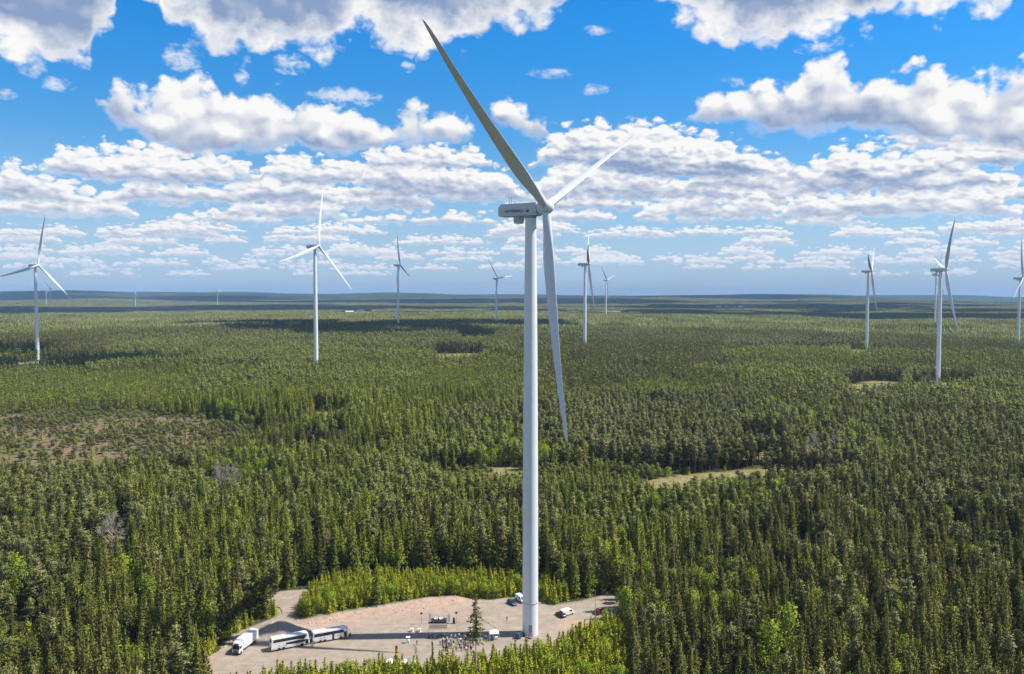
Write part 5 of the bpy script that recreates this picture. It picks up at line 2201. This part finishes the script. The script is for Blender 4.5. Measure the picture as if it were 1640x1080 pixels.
# ------------------------------------------------------------------ people
def person_mesh(pose, seed):
    """One skinned body; faces get skin, hair, top, trousers and shoes by where they lie."""
    bm = bmesh.new()
    sk = bm.verts.layers.skin.verify()
    P = {}

    def v(n, co, r):
        P[n] = bm.verts.new(co)
        P[n][sk].radius = (r, r)
        return P[n]

    def e(a_, b_):
        bm.edges.new((P[a_], P[b_]))
    sit = pose == 'sit'
    hz = .55 if sit else .95
    v('pel', (0, 0, hz), .15)
    v('chest', (0, .02, hz + .38), .165)
    v('neck', (0, .0, hz + .57), .06)
    v('head', (0, .02, hz + .68), .085)
    v('crown', (0, .01, hz + .80), .075)
    for a_, b_ in (('pel', 'chest'), ('chest', 'neck'), ('neck', 'head'), ('head', 'crown')):
        e(a_, b_)
    P['pel'][sk].use_root = True
    for s_, t_ in ((-1, 'l'), (1, 'r')):
        v('sh' + t_, (s_ * .20, 0, hz + .48), .06)
        e('chest', 'sh' + t_)
        if pose == 'talk' and s_ > 0:
            v('el' + t_, (s_ * .27, .08, hz + .20), .045)
            v('wr' + t_, (s_ * .18, .30, hz + .34), .032)
            v('ha' + t_, (s_ * .16, .38, hz + .37), .035)
        elif sit:
            v('el' + t_, (s_ * .26, .08, hz + .20), .045)
            v('wr' + t_, (s_ * .15, .30, hz + .12), .032)
            v('ha' + t_, (s_ * .12, .38, hz + .11), .035)
        else:
            sw = .16 * s_ if pose == 'walk' else .03
            v('el' + t_, (s_ * .26, sw * .4, hz + .18), .045)
            v('wr' + t_, (s_ * .27, sw + .05, hz - .06), .032)
            v('ha' + t_, (s_ * .27, sw + .08, hz - .15), .035)
        e('sh' + t_, 'el' + t_)
        e('el' + t_, 'wr' + t_)
        e('wr' + t_, 'ha' + t_)
        v('hip' + t_, (s_ * .10, 0, hz - .08), .10)
        e('pel', 'hip' + t_)
        if sit:
            v('kn' + t_, (s_ * .14, .42, .50), .07)
            v('an' + t_, (s_ * .14, .42, .10), .045)
            v('to' + t_, (s_ * .15, .60, .05), .04)
        else:
            st_ = (-.22 * s_ if pose == 'walk' else .02)
            v('kn' + t_, (s_ * .11, st_ * .5 + .03, .50), .07)
            v('an' + t_, (s_ * .12, st_, .10), .045)
            v('to' + t_, (s_ * .14, st_ + .17, .045), .04)
        e('hip' + t_, 'kn' + t_)
        e('kn' + t_, 'an' + t_)
        e('an' + t_, 'to' + t_)
    me = bpy.data.meshes.new('body_cage')
    bm.to_mesh(me)
    bm.free()
    ob = bpy.data.objects.new('body_cage', me)
    COL.objects.link(ob)
    m1 = ob.modifiers.new('skin', 'SKIN')
    m2 = ob.modifiers.new('sub', 'SUBSURF')
    m2.levels = m2.render_levels = 1
    dg = bpy.context.evaluated_depsgraph_get()
    out = bpy.data.meshes.new_from_object(ob.evaluated_get(dg))
    bpy.data.objects.remove(ob)
    out.name = 'person'
    out.materials.clear()
    for nm in ('skin', 'hair_dark', 'fabric_white', 'fabric_black', 'rubber'):
        out.materials.append(MAT[nm])
    for p_ in out.polygons:
        c = p_.center
        z = c.z - hz
        p_.use_smooth = True
        if z > .62:
            p_.material_index = 1 if (z > .76 or c.y < 0.0) else 0
        elif z > .53 and abs(c.x) < .09:
            p_.material_index = 0
        elif abs(c.x) > .2 and (z < -.02 if not sit else False):
            p_.material_index = 0
        elif sit and z > .02 and c.y > .28 and abs(c.x) < .25:
            p_.material_index = 0
        elif z > (-.02 if not sit else .05) and not (sit and c.y > .2 and z < .1):
            p_.material_index = 2
        elif c.z < .09:
            p_.material_index = 4
        else:
            p_.material_index = 3
    return out


BODY = {p_: person_mesh(p_, i) for i, p_ in enumerate(('stand', 'talk', 'walk', 'sit'))}


def person(pos, rz, pose, topm, leg, hair, label, group=None, s_=1.0):
    o = link(bpy.data.objects.new('person', BODY[pose]))
    o.location = pos
    o.rotation_euler.z = rz
    o.scale = (s_ * 1.04, s_ * 1.04, s_)
    for i, mname in ((1, hair), (2, topm), (3, leg)):
        o.material_slots[i].link = 'OBJECT'
        o.material_slots[i].material = MAT[mname]
    tag(o, label, 'person', group)
    return o


rng = np.random.default_rng(77)
LOOKS = {'white': ('fabric_white', 'fabric_black', 'person in a white top in the crowd beside the lone spruce'),
         'black': ('fabric_black', 'fabric_black', 'person in black clothes in the crowd beside the lone spruce'),
         'vest': ('fabric_vest', 'fabric_navy', 'person in a yellow-green safety vest in the crowd beside the lone spruce'),
         'navy': ('fabric_navy', 'fabric_grey', 'person in a dark blue jacket in the crowd beside the lone spruce'),
         'grey': ('fabric_grey', 'fabric_black', 'person in a grey jacket in the crowd beside the lone spruce')}
taken = []


def free(px, py, d=2.4):
    for a_, b_ in taken:
        if abs(a_ - px) < d and abs(b_ - py) < d * .8:
            return False
    taken.append((px, py))
    return True


n = 0
tries = 0
while n < 66 and tries < 4000:
    tries += 1
    u = rng.random()
    if u < .45:
        px, py = rng.normal(726, 9), rng.normal(1033, 4.5)
    elif u < .8:
        px, py = rng.normal(747, 6), rng.normal(1030, 4.5)
    elif u < .9:
        px, py = rng.normal(712, 3.5), rng.normal(1036, 5)
    else:
        px, py = rng.normal(752, 6), rng.normal(1044, 4)
    if not (704 < px < 759 and 1021 < py < 1052) or not free(px, py):
        continue
    k = ('white', 'black', 'white', 'black', 'vest', 'navy', 'white', 'grey', 'black', 'black')[int(rng.random() * 10)]
    tp, lg, lb = LOOKS[k]
    pose = ('stand', 'talk', 'walk', 'stand')[int(rng.random() * 4)]
    person(spot(px, py), rng.uniform(-.9, .9) if rng.random() < .7 else rng.uniform(0, 6.28), pose, tp, lg, 'hair_fair' if rng.random() < .4 else 'hair_dark', lb, 'crowd in ' + k, rng.uniform(.95, 1.06))
    n += 1
person(spot(758, 1037), 2.9, 'stand', 'fabric_pink', 'fabric_black', 'hair_fair', 'person in a pink top at the right end of the crowd')
for px, py, k, lb in ((667.5, 1033.5, 'black', 'person in black standing alone between the white counter and the crowd'), (812, 995, 'black', 'person in black standing alone on the open gravel left of the tower'),
                      (687, 1023, 'black', 'person in black at the left equipment table'), (692, 1023, 'navy', 'person in dark blue between the equipment tables'), (696, 1025, 'navy', 'person in a dark blue jacket in front of the middle equipment table'),
                      (702, 1024, 'black', 'person in black by the right equipment table'), (500, 1036.5, 'white', 'person in a white top in front of the double-decker coach'), (503, 1034, 'grey', 'person in a grey jacket between the two coaches'),
                      (790, 1025, 'white', 'person in a white top under the small canopy tent'), (561, 1021, 'black', 'person in black beside the front of the single-deck coach'), (692, 1035, 'grey', 'person in a grey jacket standing alone left of the crowd')):
    person(spot(px, py), rng.uniform(-1, 1), ('stand', 'talk')[int(rng.random() * 2)], LOOKS[k][0], LOOKS[k][1], 'hair_dark', lb)

# ------------------------------------------------------------------ trees with a place of their own
def lone_spruce(seed, h):
    rng = np.random.default_rng(seed)
    s = Soup()
    for w in range(19):
        t = w / 18
        zz = h * (0.50 + 0.49 * t)
        for b_ in range(7 if t < .8 else 5):
            an = rng.uniform(0, 6.28)
            L = (3.3 * (1 - t) ** .7 + .25) * rng.uniform(.45, 1.12)
            m_ = max(6, int(L / .12))
            u = (np.arange(m_) + rng.random(m_)) / m_
            c = np.stack([math.cos(an) * L * u, math.sin(an) * L * u, zz - .20 * L * u + .12 * L * u ** 2 + rng.normal(0, .09, m_)], 1)
            c[:, :2] += rng.normal(0, .16, (m_, 2))
            V, F, T = leaf_tris(c, .30, rng, np.clip(.35 + .3 * u + rng.normal(0, .12, m_), 0, 1), .6, .8)
            s.add(V, F, T)
    return s


def placed_tree(name, crown, trunk_me, pos, label, cat, rz=0.0):
    r = empty(name, pos, rz)
    tag(r, label, cat)
    link(bpy.data.objects.new('trunk', trunk_me), r)
    link(bpy.data.objects.new('crown', crown), r)
    return r


g = flat(762, 1098)
s = lone_spruce(5, 26)
placed_tree('spruce_tree', soup_mesh('spruce_crown', s, MAT['pine']), soup_mesh('trunk', trunk(26, .21, 3, 14), MAT['bark_pale']), Vector((g[0], g[1], float(all_height(*g)))), 'lone tall spruce with a long bare trunk standing in front of the crowd', 'spruce tree')
g = flat(693, 1078)
s = spruce(14, 9.5, .7, .05)
placed_tree('spruce_tree', soup_mesh('spruce_crown', s, MAT['spruce']), soup_mesh('trunk', trunk(9.5, .09, 3, 4), MAT['bark_dark']), Vector((g[0], g[1], float(all_height(*g)))), 'thin dark little spruce sticking up between the young trees left of the lone tall spruce', 'spruce tree')
g = spot(953, 990)
b = MB()
b.cyl((0, 0, -.4), (.1, 0, 9.2), .13, .05, 8)
o = b.build('dead_trunk', 'bark_pale')
o.location = g
tag(o, 'bare dead tree trunk standing on the pad beside the dark red car', 'tree trunk')
for px, py, fam, v, sz, lb in PLACED:
    q = hit(px, py)
    me_c, me_t = KINDS[fam][v][0], KINDS[fam][v][1]
    r = placed_tree(fam + '_tree' if fam != 'young' else 'young_spruce', me_c, me_t, Vector((q[0], q[1], float(all_height(*q)))), lb, 'bare tree' if fam == 'bare' else 'birch tree', px)
    r.scale = (sz, sz, sz)
    if 'ochre' in lb:
        foliage_mat('bud', (0.20, 0.15, 0.04), (0.42, 0.33, 0.08), None)
        me2 = me_c.copy()
        me2.materials[0] = MAT['bud']
        r.children[1].data = me2

# ------------------------------------------------------------------ far buildings
def barn(px, py, L, W_, H, rz, wall, roof, label):
    q = hit(px, py)
    r = empty('farm_building', (q[0], q[1], float(height(*q)) + 3), rad(rz))
    tag(r, label, 'building')
    MB().box((0, 0, H / 2), (L, W_, H)).build('wall', wall, r)
    b = MB()
    b.poly([(-W_ / 2 - .6, H), (0, H + W_ * .28), (W_ / 2 + .6, H)], (-L / 2 - .6, L / 2 + .6), axis='x')
    b.build('roof', roof, r)
    MB().box((L * .2, -W_ / 2 - .04, H * .3), (3.5, .1, H * .6)).build('door', 'steel_dark', r)


barn(560, 502.5, 42, 16, 8, 4, 'paint_white', 'paint_white', 'long white farm hall far out in the fields left of the tower')
barn(1151, 493, 34, 16, 7, -5, 'paint_white', 'paint_white', 'white farm building in the far clearing right of the tower')
barn(1164, 493.5, 26, 14, 6, 8, 'timber', 'roof_white', 'pale-roofed farm building just right of the white one in the far clearing')
barn(1186, 492.5, 30, 14, 6, 0, 'paint_white', 'roof_white', 'rightmost farm building of the far clearing')
barn(1282, 505, 24, 12, 6, 0, 'timber', 'roof_white', 'small farm building alone at the dark far wood edge on the right')

# ------------------------------------------------------------------ stones along the bank and the mound foot
rng = np.random.default_rng(9)
sts = []
for k in range(3):
    b = bmesh.new()
    bmesh.ops.create_icosphere(b, subdivisions=2, radius=1.0)
    for v in b.verts:
        v.co *= 1 + .35 * mnoise.noise(v.co * 1.7 + Vector((k * 9, 0, 0)))
        v.co.z *= .7
    me = bpy.data.meshes.new('boulder')
    b.to_mesh(me)
    b.free()
    me.materials.append(MAT['stone'])
    sts.append(me)
edge_px = [(305, 1072), (352, 1040), (380, 1017), (412, 1004), (438, 995), (470, 993), (505, 997), (560, 989), (640, 974), (740, 963)]
for k in range(150):
    i = int(rng.random() * (len(edge_px) - 1))
    u = rng.random()
    px = edge_px[i][0] * (1 - u) + edge_px[i + 1][0] * u + rng.normal(0, 3)
    py = edge_px[i][1] * (1 - u) + edge_px[i + 1][1] * u + rng.normal(0, 1.8) + 2
    p = spot(px, py)
    r = .12 + .38 * rng.random() ** 2.5
    o = link(bpy.data.objects.new('boulder', sts[k % 3]))
    o.location = p
    o.scale = (r, r * rng.uniform(.7, 1.2), r)
    o.rotation_euler.z = rng.uniform(0, 6)
    tag(o, 'rough grey-brown boulder lying along the rim of the gravel pad', 'boulder', 'boulders along the gravel rim')
# ------------------------------------------------------------------ air
def haze():
    m = bpy.data.materials.new('haze')
    m.use_nodes = True
    nt = NT(m.node_tree)
    for nd in list(nt.n):
        nt.n.remove(nd)
    v = nt.node('ShaderNodeVolumePrincipled')
    v.inputs['Color'].default_value = (0.40, 0.64, 1.0, 1)
    v.inputs['Density'].default_value = 4.2e-5
    v.inputs['Anisotropy'].default_value = 0.0
    out = nt.node('ShaderNodeOutputMaterial')
    nt.l.new(v.outputs[0], out.inputs['Volume'])
    MAT['haze'] = m
    b = MB()
    S = 24500.0
    b.box((0, 0, 73), (2 * S, 2 * S, 386))       # from 120 m below the pad to 266 m above it
    o = b.build('haze', 'haze')
    tag(o, 'thin blue summer haze over the forest', 'haze', None, 'stuff')


haze()
